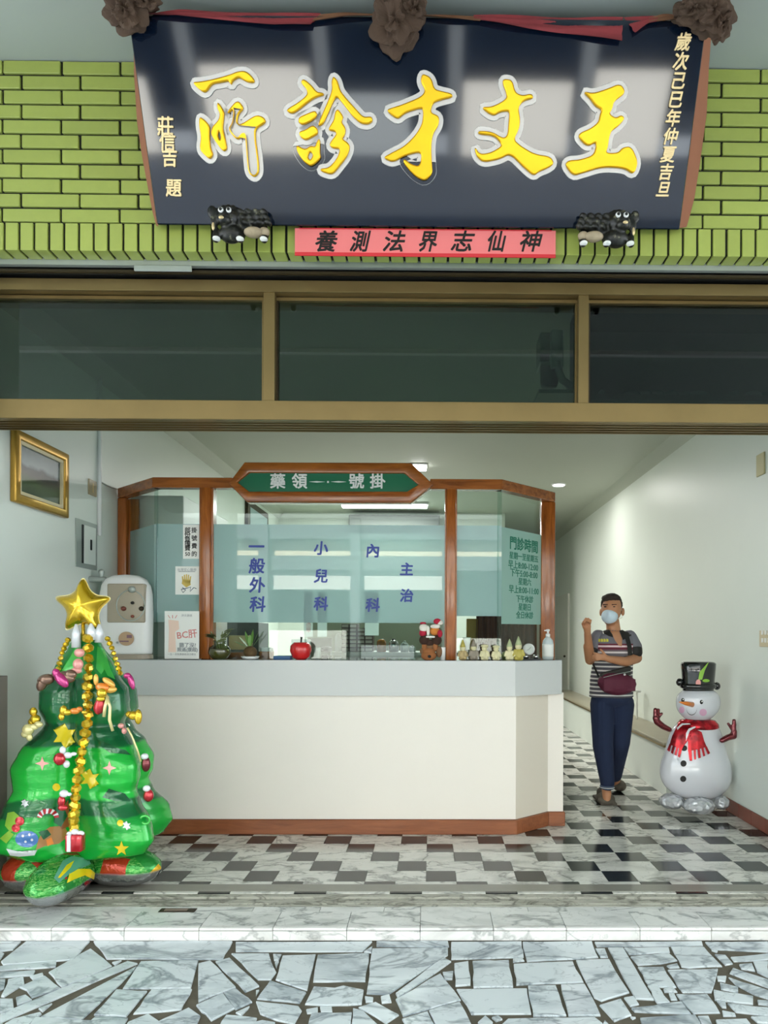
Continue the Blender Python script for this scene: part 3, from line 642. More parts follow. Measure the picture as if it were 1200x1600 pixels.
# ------------------------------------------------------------------ wooden glazed screen on the counter
YS = 4.68
sc_ = thing('counter_screen', (-.7, YS, ZT), 'reddish wood framed glass screen with frosted band standing on the reception counter', 'screen')
xL, xR_ = P(238, 760, YS).x, P(785, 760, YS).x; zT = P(500, 747, YS).z; zB_ = P(500, 763, YS).z
RE = Vector((P(868, 775, 5.10).x, 5.10, 0)); LE = Vector((XL + .002, 5.04, 0)); dpt = .075
def rail(a, b, z0, z1, name='top_rail'):
    d = (Vector((b[0] - a[0], b[1] - a[1], 0))).normalized(); nn = Vector((-d.y, d.x, 0)) * dpt
    return MB().prism([(a[0], a[1], z0), (b[0], b[1], z0), (b[0] + nn.x, b[1] + nn.y, z0), (a[0] + nn.x, a[1] + nn.y, z0)], (0, 0, z1 - z0)).build(name, M['woodx'], sc_, bevel=.004)
hxL, hxR = P(363, 755, YS).x, P(672, 757, YS).x
rail((xL, YS), (hxL, YS), zB_, zT); rail((hxR, YS), (xR_, YS), zB_, zT); rail((LE.x, LE.y), (xL, YS), zB_, zT); rail((xR_, YS), (RE.x, RE.y), zB_, zT)
def post(x0, x1, z1=None, Yp=YS, name='post', m='wood'):
    return MB().box((x0, Yp, ZT), (x1, Yp + dpt, z1 or zB_ + .005)).build(name, M[m], sc_, bevel=.006, segs=2)
post(P(312, 900, YS).x, P(328, 900, YS).x); post(P(697, 900, YS).x, P(712, 900, YS).x)
MB().box((P(328, 900, YS).x, YS + .02, ZT), (P(331.5, 900, YS).x, YS + .09, zB_)).build('glazing_bead', M['wood'], sc_)
MB().box((P(309.5, 900, YS).x, YS + .02, ZT), (P(312, 900, YS).x, YS + .09, zB_)).build('glazing_bead', M['wood'], sc_)
MB().box((P(695, 900, YS).x, YS + .02, ZT), (P(697, 900, YS).x, YS + .09, zB_)).build('glazing_bead', M['wood'], sc_)
MB().box((P(712, 900, YS).x, YS + .02, ZT), (P(714, 900, YS).x, YS + .09, zB_)).build('glazing_bead', M['wood'], sc_)
MB().box((RE.x - .105, RE.y, ZT), (RE.x, RE.y + .08, zB_)).build('end_post', M['wood'], sc_, bevel=.006, segs=2)
MB().box((LE.x, LE.y, ZT), (P(197, 850, 5.04).x, LE.y + .08, zB_)).build('end_post', M['wood'], sc_, bevel=.006, segs=2)
MB().box((P(197, 850, 5.1).x, LE.y + .05, ZT), (P(217, 850, 5.1).x, LE.y + .07, zB_)).build('side_panel', M['wood'], sc_)
def hexa(pts, Y): return [P(x, y, Y) for x, y in pts]
ho = [(357, 755), (382, 722), (642, 723), (677, 757), (642, 785), (385, 784)]
hi = [(370, 753), (389, 738), (632, 739), (654, 757), (636, 768), (389, 768)]
hd = MB().ring(hexa(ho, YS - .03), hexa(hi, YS - .03), (0, .10, 0)).build('header', M['woodx'], sc_, bevel=.006, segs=2)
MB().prism(hexa([(368, 753), (388, 736.5), (633, 737.5), (656, 757), (637, 769.5), (388, 769.5)], YS - .005), (0, .03, 0)).build('green_panel', M['green_panel'], hd)
for ch, x in (('藥', 434), ('領', 468), ('號', 557), ('掛', 590)):
    text(ch, .108, P(x, 753.5, YS - .008), M['paper'], hd, bold=.0024, ext=.001)
mb = MB()
for a, b in ((483, 508), (517, 541)): mb.prism([P(a, 752.6, YS - .010), P(a + 12, 751.7, YS - .010), P(b, 752.8, YS - .010), P(a + 12, 753.9, YS - .010)], (0, .003, 0))
mb.box(tuple(P(511, 754.4, YS - .010)), tuple(P(514, 751.8, YS - .007))); mb.build('dash', M['paper'], hd)
# panes
ZG = zB_ + .01
def pane(a, b, off=.035):
    d = Vector((b[0] - a[0], b[1] - a[1], 0)).normalized(); nn = Vector((-d.y, d.x, 0)); A = Vector((a[0], a[1], 0)) + nn * off; B_ = Vector((b[0], b[1], 0)) + nn * off
    o = MB().prism([(A.x, A.y, ZT), (B_.x, B_.y, ZT), (B_.x, B_.y, ZG), (A.x, A.y, ZG)], nn * .006).build('pane', M['glass'], sc_); return A, B_, d, nn, o
def film(A, B_, nn, z0, z1, par, m='film', name='frosted_film'):
    f = nn * -.0016
    return MB().prism([(A.x + f.x, A.y + f.y, z0), (B_.x + f.x, B_.y + f.y, z0), (B_.x + f.x, B_.y + f.y, z1), (A.x + f.x, A.y + f.y, z1)], nn * .0008).build(name, M[m], par)
zf1, zf0 = P(500, 820, YS + .035).z, P(500, 973, YS + .035).z
panes = {}
for key, a, b in (('lc', (LE.x + .06, LE.y), (xL, YS)), ('l', (xL, YS), (P(310, 900, YS).x, YS)), ('c', (P(331, 900, YS).x, YS), (P(695, 900, YS).x, YS)), ('r', (P(714, 900, YS).x, YS), (xR_, YS)), ('rc', (xR_, YS), (RE.x - .09, RE.y - .02))):
    A, B_, d, nn, o = pane(a, b); panes[key] = (A, B_, d, nn, o)
    if key in ('lc', 'l', 'c'): film(A, B_, nn, zf0, zf1, o)
    if key == 'r': film(A, B_, nn, zf0 + .05, zf1, o)
# hours film on the angled right pane
A, B_, d, nn, o = panes['rc']
def on_rc(px, py):
    r_ = ray(px, py); t = (A - nn * .003 - EYE).dot(nn) / r_.dot(nn); return EYE + r_ * t
q0, q1 = on_rc(784, 823), on_rc(850, 973); fz1 = q0.z; fz0 = on_rc(784, 975).z
hf = MB().prism([(q0.x, q0.y, fz0), (q1.x, q1.y, fz0 + .004), (q1.x, q1.y, fz1 - .02), (q1.x - .02 * d.x, q1.y - .02 * d.y, fz1), (q0.x, q0.y, fz1)], nn * .001).build('hours_film', M['film2'], o)
uz = Vector((0, 0, 1))
def rct(s, px, py, size, bold, sx=1.0):
    p = on_rc(px, py) - nn * .001; text(s, size, p, M['green_txt'], o, d, uz, bold=bold, ext=.0006, sx=sx)
rct('門診時間', 819, 853, .098, .0022, .95)
for s, px, py, sz in (('星期一至星期五', 819, 871.5, .054), ('早上8:00-12:00', 818, 885, .062), ('下午5:00-8:00', 819, 897.5, .062), ('星期六', 820, 910, .056), ('早上8:00-11:00', 819, 923, .062), ('下午休診', 820, 937, .056), ('星期日', 820, 949.5, .056), ('全日休診', 820, 962, .056)):
    rct(s, px, py, sz, .0007)
# blue department names on the frosted band
A, B_, d, nn, o = panes['c']; Yl = A.y - .004
def bl_(chars, a, b, size, bold=.0030):
    vtext(chars, size, P(a[0], a[1], Yl), P(b[0], b[1], Yl), M['blue'], o, name='blue_character', bold=bold, ext=.0008, shear=.08)
bl_('一般外科', (400, 856), (402, 946), .112); bl_('小兒科', (501, 858), (501, 945), .10); bl_('內  科', (582, 862), (582, 947), .10); bl_('主治', (635, 891), (635, 932), .095)
# papers stuck on the left pane
def sheet(x0, y0, x1, y1, name, label, cat, Y=YS + .03, m='paper'):
    a, b = P(x0, y1, Y), P(x1, y0, Y); t = thing(name, (a.x / 2 + b.x / 2, Y, a.z), label, cat)
    MB().box((a.x, Y - .001, a.z), (b.x, Y + .0005, b.z)).build('sheet', M[m], t); return t, Y - .0015
t, y = sheet(286, 820, 311, 873, 'paper_notice', 'narrow white paper notice with two columns of handwritten characters on the left glass', 'notice')
vtext('部份負擔費50'[:5], .042, P(293, 829, y), P(293, 857, y), M['ink'], t, bold=.0008, ext=.0003); text('50', .036, P(293, 866, y), M['ink'], t, bold=.0008, ext=.0003)
vtext('掛號費的', .040, P(303.5, 829, y), P(303.5, 866, y), M['ink'], t, bold=.0008, ext=.0003)
t, y = sheet(274, 885, 311, 929, 'square_sticker', 'square cream sticker with yellow hand and blue swirl emblem on the left glass', 'sticker')
text('台灣安心醫療', .022, P(292, 890.5, y), M['grey_ink'], t, ext=.0003)
MB().box(tuple(P(279, 893.5, y)), tuple(P(305, 892.7, y + .0005))).build('line', M['grey_ink'], t)
mb = MB()
for i in range(5): mb.prism([P(285 + i * 2.5, 912 - abs(i - 2), y), P(287.5 + i * 2.5, 912 - abs(i - 2), y), P(292 + i * 3.2 - 6, 897 + (i - 2) ** 2 * .8, y), P(290 + i * 3.2 - 6, 897.5 + (i - 2) ** 2 * .8, y)], (0, .0006, 0))
mb.prism([P(285, 905, y), P(297, 906, y), P(298, 914, y), P(291, 918, y), P(284, 912, y)], (0, .0006, 0)); mb.build('hand_emblem', mat('yellow_print', 'd2b65c', .6), t)
mb = MB(); mb.tube([P(x, yy, y) for x, yy in ((285, 918), (290, 922), (286, 926), (283, 921), (292, 919), (298, 917), (297, 924), (303, 918), (307, 920))], .0028, 6); mb.build('blue_swirl', mat('navy_print', '28465e', .6), t)
# standing poster
Yp = 4.62; a, b = P(257, 1031, Yp), P(311, 955, Yp)
t = thing('standing_poster', ((a.x + b.x) / 2, Yp, ZT), 'white acrylic poster with a pale orange arm and red lettering standing on the counter', 'poster')
MB().box((a.x, Yp, ZT), (b.x, Yp + .006, b.z)).build('board', M['paper'], t); MB().box((a.x, Yp, ZT), (b.x, Yp + .05, ZT + .004)).build('foot', M['white'], t)
y = Yp - .001
text('BC肝', .062, P(292, 992, y), M['red_ink'], t, (1, 0, .12), (-.12, 0, 1), bold=.001, ext=.0003)
text('篩了沒?', .034, P(293, 1008.5, y), M['grey_ink'], t, bold=.001, ext=.0003); text('照過(腹超)', .030, P(293, 1015.5, y), M['grey_ink'], t, bold=.001, ext=.0003)
text('肝炎篩檢', .018, P(292, 962, y), M['grey_ink'], t, ext=.0003); text('一生一次免費篩檢請洽櫃台', .016, P(284, 1022.5, y), M['grey_ink'], t, ext=.0003)
mb = MB(); mb.prism([P(263, 968, y), P(279, 970, y), P(280, 983, y), P(274, 987, y), P(275, 1019, y), P(263, 1019, y), P(264, 984, y)], (0, .0006, 0)); mb.build('arm_print', mat('pale_orange_print', 'f0d3c2', .7), t)
mb = MB(); [mb.prism([P(x, 966, y), P(x + 1.2, 966, y), P(x + 1 + k, 961, y), P(x + k, 961, y)], (0, .0006, 0)) for x, k in ((265, -3), (269, 0), (273, 3))]; mb.build('spark_print', M['red_ink'], t)

# ------------------------------------------------------------------ things on the counter
def base_at(px, Y): return Vector((P(px, 1030, Y).x, Y, ZT))
# water dispenser
t = thing('water_dispenser', base_at(197, 4.64), 'white countertop water dispenser with beige tap recess at left end of the counter', 'water dispenser')
c = t.location; prof = [(0, .0), (.165, 0), (.17, .05), (.175, .30), (.17, .45), (.155, .50), (.12, .545), (.07, .565), (.02, .57)]
def rr(hx, hy, z, n=28, e=3.4): return [c + Vector((hx * math.copysign(abs(math.cos(2 * PI * k / n)) ** (2 / e), math.cos(2 * PI * k / n)), hy * math.copysign(abs(math.sin(2 * PI * k / n)) ** (2 / e), math.sin(2 * PI * k / n)), z)) for k in range(n)]
MB().loft([rr(.17 * s_, .07 * s_, z) for s_, z in ((.97, .035), (1, .05), (1.03, .3), (1.0, .44), (.93, .50), (.78, .54), (.5, .565), (.1, .572))]).build('body', M['white'], t, smooth=True)
MB().loft([rr(.165 * s_, .07 * s_, z) for s_, z in ((1.0, 0), (1.06, .004), (1.04, .03), (.98, .035))]).build('drip_base', mat('beige_plastic', '9b8f7f', .4), t)
q = lambda x, y, Y=4.70: P(x, y, Y - .135)
MB().box((q(171, 0).x, 4.560, q(0, 972).z), (q(229, 0).x, 4.62, q(0, 911).z)).build('tap_recess', mat('beige_recess', 'a89d8a', .25), t, bevel=.01, segs=3)
MB().tube([q(204 + 22 * math.cos(a), 946 + 24 * math.sin(a), 4.694) for a in [2 * PI * k / 24 for k in range(25)]], .004, 6).build('dial_ring', M['strip'], t, smooth=True)
for px, py, r_, m_, nm in ((206, 921, .026, 'strip', 'knob'), (207, 942, .012, 'black', 'spout'), (193, 951, .018, 'red_tile', 'tap'), (221, 951, .018, 'bronze_dark', 'tap'), (207, 963, .012, 'red_tile', 'tap')):
    mb = MB(); mb.ball(q(px, py, 4.69), (r_, .018, r_ * .9)); mb.build(nm, M[m_], t, smooth=True)
MB().prism([q(197 + 12 * math.cos(a), 998 + 11 * math.sin(a), 4.694) for a in [2 * PI * k / 20 for k in range(20)]], (0, .004, 0)).build('sticker', mat('tan_sticker', 'b99a7a', .5), t)
MB().box(tuple(q(187, 1001, 4.692)), tuple(q(201, 1003, 4.694))).box(tuple(q(198, 992, 4.692)), tuple(q(206, 997, 4.694))).build('sticker_mark', mat('sticker_purple', '7a5a66', .5), t)
mb = MB(); mb.cap(q(183, 1004, 4.70), .008, q(183, 1004, 4.68), .006); mb.build('valve', M['strip'], t)
# glass vase with leafy cutting
t = thing('glass_vase', base_at(343, 4.636), 'round glass vase with trailing green leaves at left end behind the counter glass', 'vase')
c = t.location; MB().lathe(c, [(.03, 0), (.055, .01), (.075, .045), (.07, .08), (.04, .10), (.035, .115), (.045, .125)], 20).build('bowl', M['vaseglass'] if 'vaseglass' in M else glassmat('green_glass', 'c8d0a8', .8, .12), t, smooth=True)
MB().lathe(c, [(.005, .004), (.05, .012), (.068, .045), (.06, .07), (.005, .072)], 18).build('water', mat('roots_and_water', '9a8a5c', .3, var=.4, scale=60), t, smooth=True)
rl = random.Random(11)
def leaf(mb, a, dirv, L, W, droop=.3):
    dirv = Vector(dirv).normalized(); side = dirv.cross(Vector((0, 0, 1))).normalized(); pts = []
    for k in range(6):
        u = k / 5; p = a + dirv * L * u - Vector((0, 0, droop * L * u * u)); ww = W * math.sin(PI * min(u * .93 + .05, 1)); pts.append((p - side * ww, p + Vector((0, 0, -ww * .25)), p + side * ww))
    vs = [x for r_ in pts for x in r_]; n = len(vs); fs = [(3 * k + j, 3 * k + j + 1, 3 * k + 4 + j, 3 * k + 3 + j) for k in range(5) for j in (0, 1)]
    mb.add(vs + [v - Vector((0, 0, .0015)) for v in vs], fs + [tuple(i + n for i in f[::-1]) for f in fs])
M['leaf'] = mat('green_leaf', '5f8a3c', .45, var=.2, scale=40); M['leaf2'] = mat('grey_green_leaf', '7d8b5c', .5, var=.2, scale=40)
for k in range(11):
    mb = MB(); a = rl.uniform(0, 2 * PI); z = rl.uniform(.10, .19); p = c + Vector((math.cos(a) * .03, math.sin(a) * .02, z)); leaf(mb, p, (math.cos(a), -abs(math.sin(a)) * .5, .6), rl.uniform(.05, .09), .022); mb.build('leaf', M['leaf2'], t, smooth=True)
mb = MB(); [mb.tube([c + Vector((0, 0, .06)), c + Vector((.02 * s_, 0, .13)), c + Vector((.05 * s_, 0, .19))], .003, 5) for s_ in (-1.2, .4, 1.4)]; mb.build('stems', M['leaf2'], t)
# bulb plant on white dish
t = thing('bulb_plant', base_at(391, 4.642), 'sprouting bulb with upright green leaves on a small white dish', 'plant'); c = t.location
MB().lathe(c, [(.03, 0), (.05, .006), (.062, .022), (.058, .022), (.045, .01), (.005, .008)], 20).build('dish', M['white'], t, smooth=True)
mb = MB(); mb.ball(c + Vector((0, 0, .05)), (.046, .046, .042)); mb.build('bulb', mat('brown_bulb', '5a4526', .8, var=.4, scale=60), t, smooth=True)
for dx, dz, L in ((-.7, .8, .10), (-.3, 1, .12), (.1, 1, .13), (.4, 1, .14), (.65, 1, .13), (-.05, 1, .09), (-1.2, .6, .10)):
    mb = MB(); leaf(mb, c + Vector((dx * .02 + .0, .0, .085)), (dx, .15, dz), L, .016, .05); mb.build('leaf', M['leaf'], t, smooth=True)
# wooden box lid and tray behind the bulb
def boxthing(name, x0, y0, x1, y1, Y, dep, m, label, cat, bev=.004, z=None):
    a, b = P(x0, y1, Y), P(x1, y0, Y); zb_ = ZT if z is None else z
    return tag(MB().box((a.x, Y, zb_), (b.x, Y + dep, b.z)).build(name, m, bevel=bev, segs=2), label, cat)
boxthing('cardboard_box', 357, 993, 388, 1019, 4.93, .12, mat('tan_board', 'cbb183', .7), 'pale tan box behind the bulb plant on the reception counter', 'box', z=ZT + .06)
boxthing('wooden_tray', 350, 1019.5, 388, 1031, 4.92, .14, M['plinth'], 'low reddish wooden tray under the pale tan box', 'tray')
boxthing('wooden_block', 404, 1018, 424, 1031, 4.86, .08, mat('orange_wood', 'a8683f', .5, var=.15, scale=20), 'small orange-brown wooden block right of the bulb plant', 'block')
boxthing('white_case', 407, 1012, 424, 1018, 4.87, .06, M['white'], 'small white case lying on the wooden block', 'case', z=P(0, 1018, 4.86).z)
boxthing('blue_booklet', 427, 1025, 454, 1031, 4.63, .07, mat('blue_cover', '35608f', .5), 'blue booklet lying flat between wooden block and red apple', 'booklet')
boxthing('white_card_holder', 455, 999, 485, 1030, 4.90, .02, M['white'], 'white card holder standing right behind the red apple', 'card holder')
boxthing('grey_device', 490, 1012, 500, 1031, 4.85, .05, M['strip'], 'small grey upright device right of the red apple', 'device')
boxthing('black_mouse', 502, 1024, 512, 1031, 4.84, .06, M['black'], 'small black object right of the grey device on the counter', 'mouse')
t = thing('red_apple', base_at(470, 4.638), 'shiny red apple ornament with black stem on the reception counter', 'ornament'); c = t.location
MB().lathe(c, [(.012, .006), (.035, .0), (.058, .02), (.073, .06), (.070, .095), (.05, .118), (.022, .118), (.004, .106)], 28).build('body', mat('red_gloss', 'd01f22', .18, coat=.6), t, smooth=True)
MB().tube([c + Vector((0, 0, .105)), c + Vector((.002, 0, .13)), c + Vector((.004, 0, .155))], [.005, .006, .008], 8).build('stem', M['black'], t, smooth=True)
# reindeer and santa soft toys
t = thing('santa_toys', base_at(676, 4.638), 'pair of small christmas toys with red hats sitting on a brown reindeer', 'toy'); c = t.location; K = 1 / 227
def tb(name, m, items, smooth=True, par=None):
    mb = MB()
    for x, y, rx, rz, dy in items: mb.ball(c + Vector(((x - 676) * K, -dy, (1031 - y) * K)), (rx * K, min(rx, rz) * K * .9, rz * K), 12, 8)
    return mb.build(name, m, par or t, smooth=smooth)
M['toybrown'] = mat('tan_felt', '9c6238', .9, var=.1, scale=50); M['toydark'] = mat('dark_brown_felt', '3d261c', .95, var=.2, scale=50); M['felt_red'] = mat('red_felt', 'b3203a', .9, var=.1, scale=50); M['felt_white'] = mat('white_felt', 'e6e0d6', .95); M['felt_orange'] = mat('orange_felt', 'cf8138', .9)
tb('reindeer_head', M['toybrown'], [(670, 1024, 12, 8, 0), (670, 1018, 10, 6, .0), (663, 1009, 4, 8, 0), (680, 1009, 4, 8, 0)])
tb('reindeer_body', mat('brown_felt', '7a583c', .9, var=.15, scale=50), [(673, 1010, 12, 10, -.03), (686, 1018, 5, 9, -.01), (660, 1017, 4, 5, -.01)]); tb('nose', M['black'], [(671, 1025, 2.6, 2.4, .04)])
tb('fur_collar', M['toydark'], [(663, 1000, 8, 8, .0), (682, 1000, 8, 8, 0), (672, 1004, 8, 5, 0)])
tb('santa_coat', M['felt_red'], [(661, 989, 6, 6, .0), (687, 990, 4, 6, .02)]); tb('santa_coat', M['felt_orange'], [(679, 986, 8, 7, .0)])
tb('santa_beard', M['felt_white'], [(662, 981, 7, 6, .01), (680, 979, 8, 3.5, .015), (669, 986, 2.5, 8, .02), (687, 973, 5, 4, 0)]); tb('santa_hat', M['felt_red'], [(661, 974, 5, 2, .0), (683, 971, 6, 4.5, .0)])
mb = MB(); mb.cap(c + Vector(((667 - 676) * K, -.045, 36 * K)), .006, c + Vector(((678 - 676) * K, -.045, 36 * K)), .006); mb.build('candy_stick', M['paper'], t)
tb('white_cup', M['white'], [])if 0 else None
tag(MB().lathe(base_at(692, 4.66), [(.016, 0), (.018, .085), (.017, .088)], 14).build('plastic_tube', M['white'], smooth=True), 'white plastic tube standing against the post beside the christmas toys', 'tube')
# row of plaster gnomes
def gnome(px, lab, hat, body, s=1.0, Y=4.64, lean=0):
    t = thing('garden_figurine', base_at(px, Y), lab, 'figurine', 'small plaster figurines on the counter'); c = t.location
    mb = MB(); mb.ball(c + Vector((0, 0, .03 * s)), (.024 * s, .02 * s, .032 * s)); mb.ball(c + Vector((-.013 * s, -.01, .012 * s)), (.011 * s, .015 * s, .012 * s)); mb.ball(c + Vector((.013 * s, -.01, .012 * s)), (.011 * s, .015 * s, .012 * s))
    mb.cap(c + Vector((-.018 * s, -.01, .05 * s)), .008 * s, c + Vector((-.026 * s, -.015, .028 * s)), .007 * s); mb.cap(c + Vector((.018 * s, -.01, .05 * s)), .008 * s, c + Vector((.026 * s, -.015, .028 * s)), .007 * s)
    blob(mb, 'body', body, t, .0035, 1)
    mb = MB(); mb.ball(c + Vector((0, -.003, .071 * s)), (.017 * s, .016 * s, .018 * s)); mb.build('head', M['cream'], t, smooth=True)
    mb = MB()
    if hat == 'cap': mb.ball(c + Vector((0, -.002, .085 * s)), (.023 * s, .021 * s, .010 * s))
    else: mb.lathe(c + Vector((0, 0, .078 * s)), [(.018 * s, 0), (.012 * s, .018 * s), (.002, .045 * s)], 12)
    mb.build('hat', M[{'cap': 'cream', 'g': 'gnome_green', 'p': 'gnome_grey', 'y': 'gnome_yellow'}[hat]], t, smooth=True)
M['cream'] = mat('cream_plaster', 'd8d0a6', .6, var=.1, scale=60); M['gnome_green'] = mat('pale_green_plaster', 'a9b389', .6); M['gnome_grey'] = mat('grey_brown_plaster', '8d8374', .6, var=.2, scale=60); M['gnome_yellow'] = mat('olive_yellow_plaster', 'b7a850', .5)
gnome(723, 'olive hatted gnome figurine beside the right wooden post', 'y', mat('tan_plaster', 'b09a6c', .6, var=.2, scale=60), 1.15)
gnome(740, 'grey-brown pointed-hat gnome figurine near the white cup', 'p', M['gnome_grey'], 1.2)
gnome(757, 'cream figurine with flat cap standing left of its bare-headed twin', 'cap', M['cream'], 1.15)
gnome(775, 'bare-headed cream figurine between the flat-capped one and the green-hatted gnome', 'cap', M['cream'], 1.1)
gnome(796, 'cream gnome figurine with pale green pointed hat', 'g', M['cream'], 1.2)
gnome(810, 'yellow gnome figurine with green leaf hat right in front of the clock', 'g', M['gnome_yellow'], 1.35)
t = tag(MB().lathe(base_at(729, 4.82) + Vector((0, 0, .07)), [(.02, 0), (.028, .08), (.03, .085), (.026, .085), (.018, .005)], 16).build('white_cup', M['paper'], smooth=True), 'tilted white paper cup raised behind the first figurines', 'cup')
tag(MB().lathe(base_at(729, 4.82), [(.02, 0), (.03, .01), (.03, .06), (.02, .07)], 14).build('small_jar', mat('dull_jar', '8a8478', .4), smooth=True), 'dull grey jar under the white paper cup', 'jar')
tag(MB().lathe(base_at(789, 4.83), [(.012, 0), (.03, .015), (.032, .03), (.02, .05), (.004, .055)], 14).build('green_pear', mat('olive_green_glaze', '8f9440', .3), smooth=True), 'small olive green ceramic fruit behind the green-hatted gnome', 'ornament')
t = thing('desk_clock', base_at(826, 4.76), 'round white desk clock on a chrome base at right end of the counter', 'clock'); c = t.location
MB().box(c + Vector((-.04, -.03, 0)), c + Vector((.075, .03, .008))).build('base', M['black'], t)
for dx in (-.02, .05): MB().lathe(c + Vector((dx, 0, .008)), [(.018, 0), (.018, .03)], 16).build('chrome_foot', mat('chrome', 'd0d0d0', .1, metal=1), t, smooth=True)
mb = MB(); mb.lathe((0, 0, 0), [(.002, -.012), (.035, -.012), (.040, -.006), (.040, .02), (.03, .024), (.002, .024)], 26); R_ = Matrix.Rotation(PI / 2, 3, 'X'); mb.v = [R_ @ v + c + Vector((0, 0, .075)) for v in mb.v]; mb.build('case', M['white'], t, smooth=True)
MB().prism([c + Vector((.032 * math.cos(a), -.0255, .075 + .032 * math.sin(a))) for a in [2 * PI * k / 24 for k in range(24)]], (0, .002, 0)).build('dial', M['strip'], t)
MB().tube([c + Vector((0, -.027, .075)), c + Vector((.012, -.027, .09))], .0014, 5).tube([c + Vector((0, -.027, .075)), c + Vector((-.016, -.027, .068))], .0012, 5).build('hands', M['black'], t)
# pump bottle
t = thing('pump_bottle', base_at(856, 4.86), 'clear hand sanitiser pump bottle with white pump at right end of the counter', 'bottle'); c = t.location
MB().lathe(c, [(.036, 0), (.040, .008), (.040, .11), (.036, .135), (.018, .158), (.014, .162)], 22).build('bottle', mat('clear_grey_plastic', 'c9d2d4', .15), t, smooth=True)
MB().lathe(c, [(.0405, .02), (.0408, .03), (.0408, .10), (.0405, .11)], 22).build('label', M['paper'], t, smooth=True)
mb = MB(); mb.lathe(c, [(.016, .160), (.016, .182), (.008, .184), (.006, .20), (.012, .202), (.013, .214), (.004, .216)], 16); mb.cap(c + Vector((0, 0, .209)), .006, c + Vector((-.026, -.012, .206)), .004); mb.build('pump', M['white'], t, smooth=True)

# ------------------------------------------------------------------ behind the glass
tag(MB().box((XL + .02, 5.22, 0), (-1.9, 6.35, 2.40)).build('tall_cabinet', mat('white_cabinet', 'dcdad8', .4), bevel=.004), 'tall white storage cabinet against the left wall behind the screen', 'cabinet')
bc = thing('back_counter', (-.4, 6.4, 0), 'grey-green worktop cabinet inside the reception behind the glass', 'cabinet'); zc = P(600, 1019, 6.2).z
xa, xb = P(520, 1000, 6.2).x, P(715, 1000, 6.2).x
MB().box((xa, 6.22, 0), (xb, 6.8, zc - .03)).build('body', mat('grey_green_laminate', '9ea79c', .5), bc); MB().box((xa - .02, 6.18, zc - .03), (xb + .02, 6.82, zc)).build('worktop', M['strip'], bc)
MB().box((P(484, 0, 7.1).x, 7.1, 0), (P(716, 0, 7.1).x, 7.16, P(600, 972, 7.1).z)).build('back_panel', mat('pale_green_panel', 'c3c9b2', .6), bc)
dk = thing('desk', (-1.2, 6.0, 0), 'low reception desk with grey partition seen through lower glass', 'desk')
MB().box((P(346, 0, 6).x, 6.0, 0), (P(516, 0, 6).x, 6.6, .76)).build('desk_top', M['strip'], dk); MB().box((P(484, 0, 6.6).x, 6.6, 0), (P(522, 0, 6.6).x, 6.64, P(0, 995, 6.6).z)).build('partition', mat('grey_partition', '878b80', .6), dk)
tag(MB().box((P(334, 0, 6.7).x, 6.7, 0), (P(408, 0, 6.7).x, 7.1, P(0, 971, 6.7).z)).build('dark_cabinet', mat('dark_grey_cabinet', '555c5a', .5), bevel=.004), 'dark grey cabinet far behind the vase', 'cabinet')
# drawer organiser: 4 x 6 small drawers, stepped on top
t = thing('drawer_organizer', (P(562, 0, 6.35).x, 6.4, zc), 'brown rack of small pale medicine drawers inside the reception', 'organizer')
m_dr = mat('pale_drawer', 'cfc8be', .4); x0 = P(537, 0, 6.3).x; x1 = P(586, 0, 6.3).x; z0 = zc + .002; z1 = P(0, 973, 6.3).z; nx, nz = 4, 7; dx = (x1 - x0) / nx; dz = (z1 - z0) / nz
rack = MB()
for j in range(nz):
    for i in range(nx):
        if (j >= 5 and i >= 3) or (j == 6 and i >= 2): continue
        rack.box((x0 + i * dx, 6.32, z0 + j * dz), (x0 + (i + 1) * dx, 6.5, z0 + (j + 1) * dz))
        MB().box((x0 + (i + .1) * dx, 6.29, z0 + (j + .15) * dz), (x0 + (i + .9) * dx, 6.33, z0 + (j + .85) * dz)).build('drawer', m_dr, t)
rack.build('rack', mat('brown_rack', '54423a', .5), t)
def jar(px, py, r_, h, m, name, label, cat, Y=6.3, extra=None):
    c = Vector((P(px, 0, Y).x, Y, zc)); t = thing(name, c, label, cat)
    MB().lathe(c, [(r_, 0), (r_ * 1.02, h * .5), (r_, h * .8), (r_ * .6, h * .97), (.004, h)], 18).build('body', m, t, smooth=True)
    if extra: MB().lathe(c + Vector((0, 0, h)), [(r_ * .4, -.01), (r_ * .4, .008), (.004, .012)], 14).build('lid', extra, t, smooth=True)
jar(600, 0, .043, .118, mat('amber_glass', 'b9781c', .2, coat=.4), 'amber_dome', 'amber glass dome on the inner worktop', 'dome')
jar(619, 0, .045, .11, mat('steel', 'b6b8b6', .2, metal=.9), 'steel_canister', 'steel canister with black sides right of the amber dome', 'canister', extra=M['black'])
jar(636, 0, .036, .09, mat('clear_jar', 'b9c4c0', .15), 'glass_jar', 'clear glass jar right of the steel canister', 'jar', extra=M['strip'])
jar(648, 0, .03, .05, mat('teal_jar', '7f9a94', .3), 'teal_pot', 'small teal pot beside the christmas toys', 'pot', extra=M['black'])
jar(532.5, 0, .03, .17, M['white'], 'white_bottle', 'tall white bottle left of the drawer rack', 'bottle')
jar(514, 0, .05, .05, M['black'], 'black_stapler', 'black low pot left of the tall white bottle', 'pot', Y=6.25)
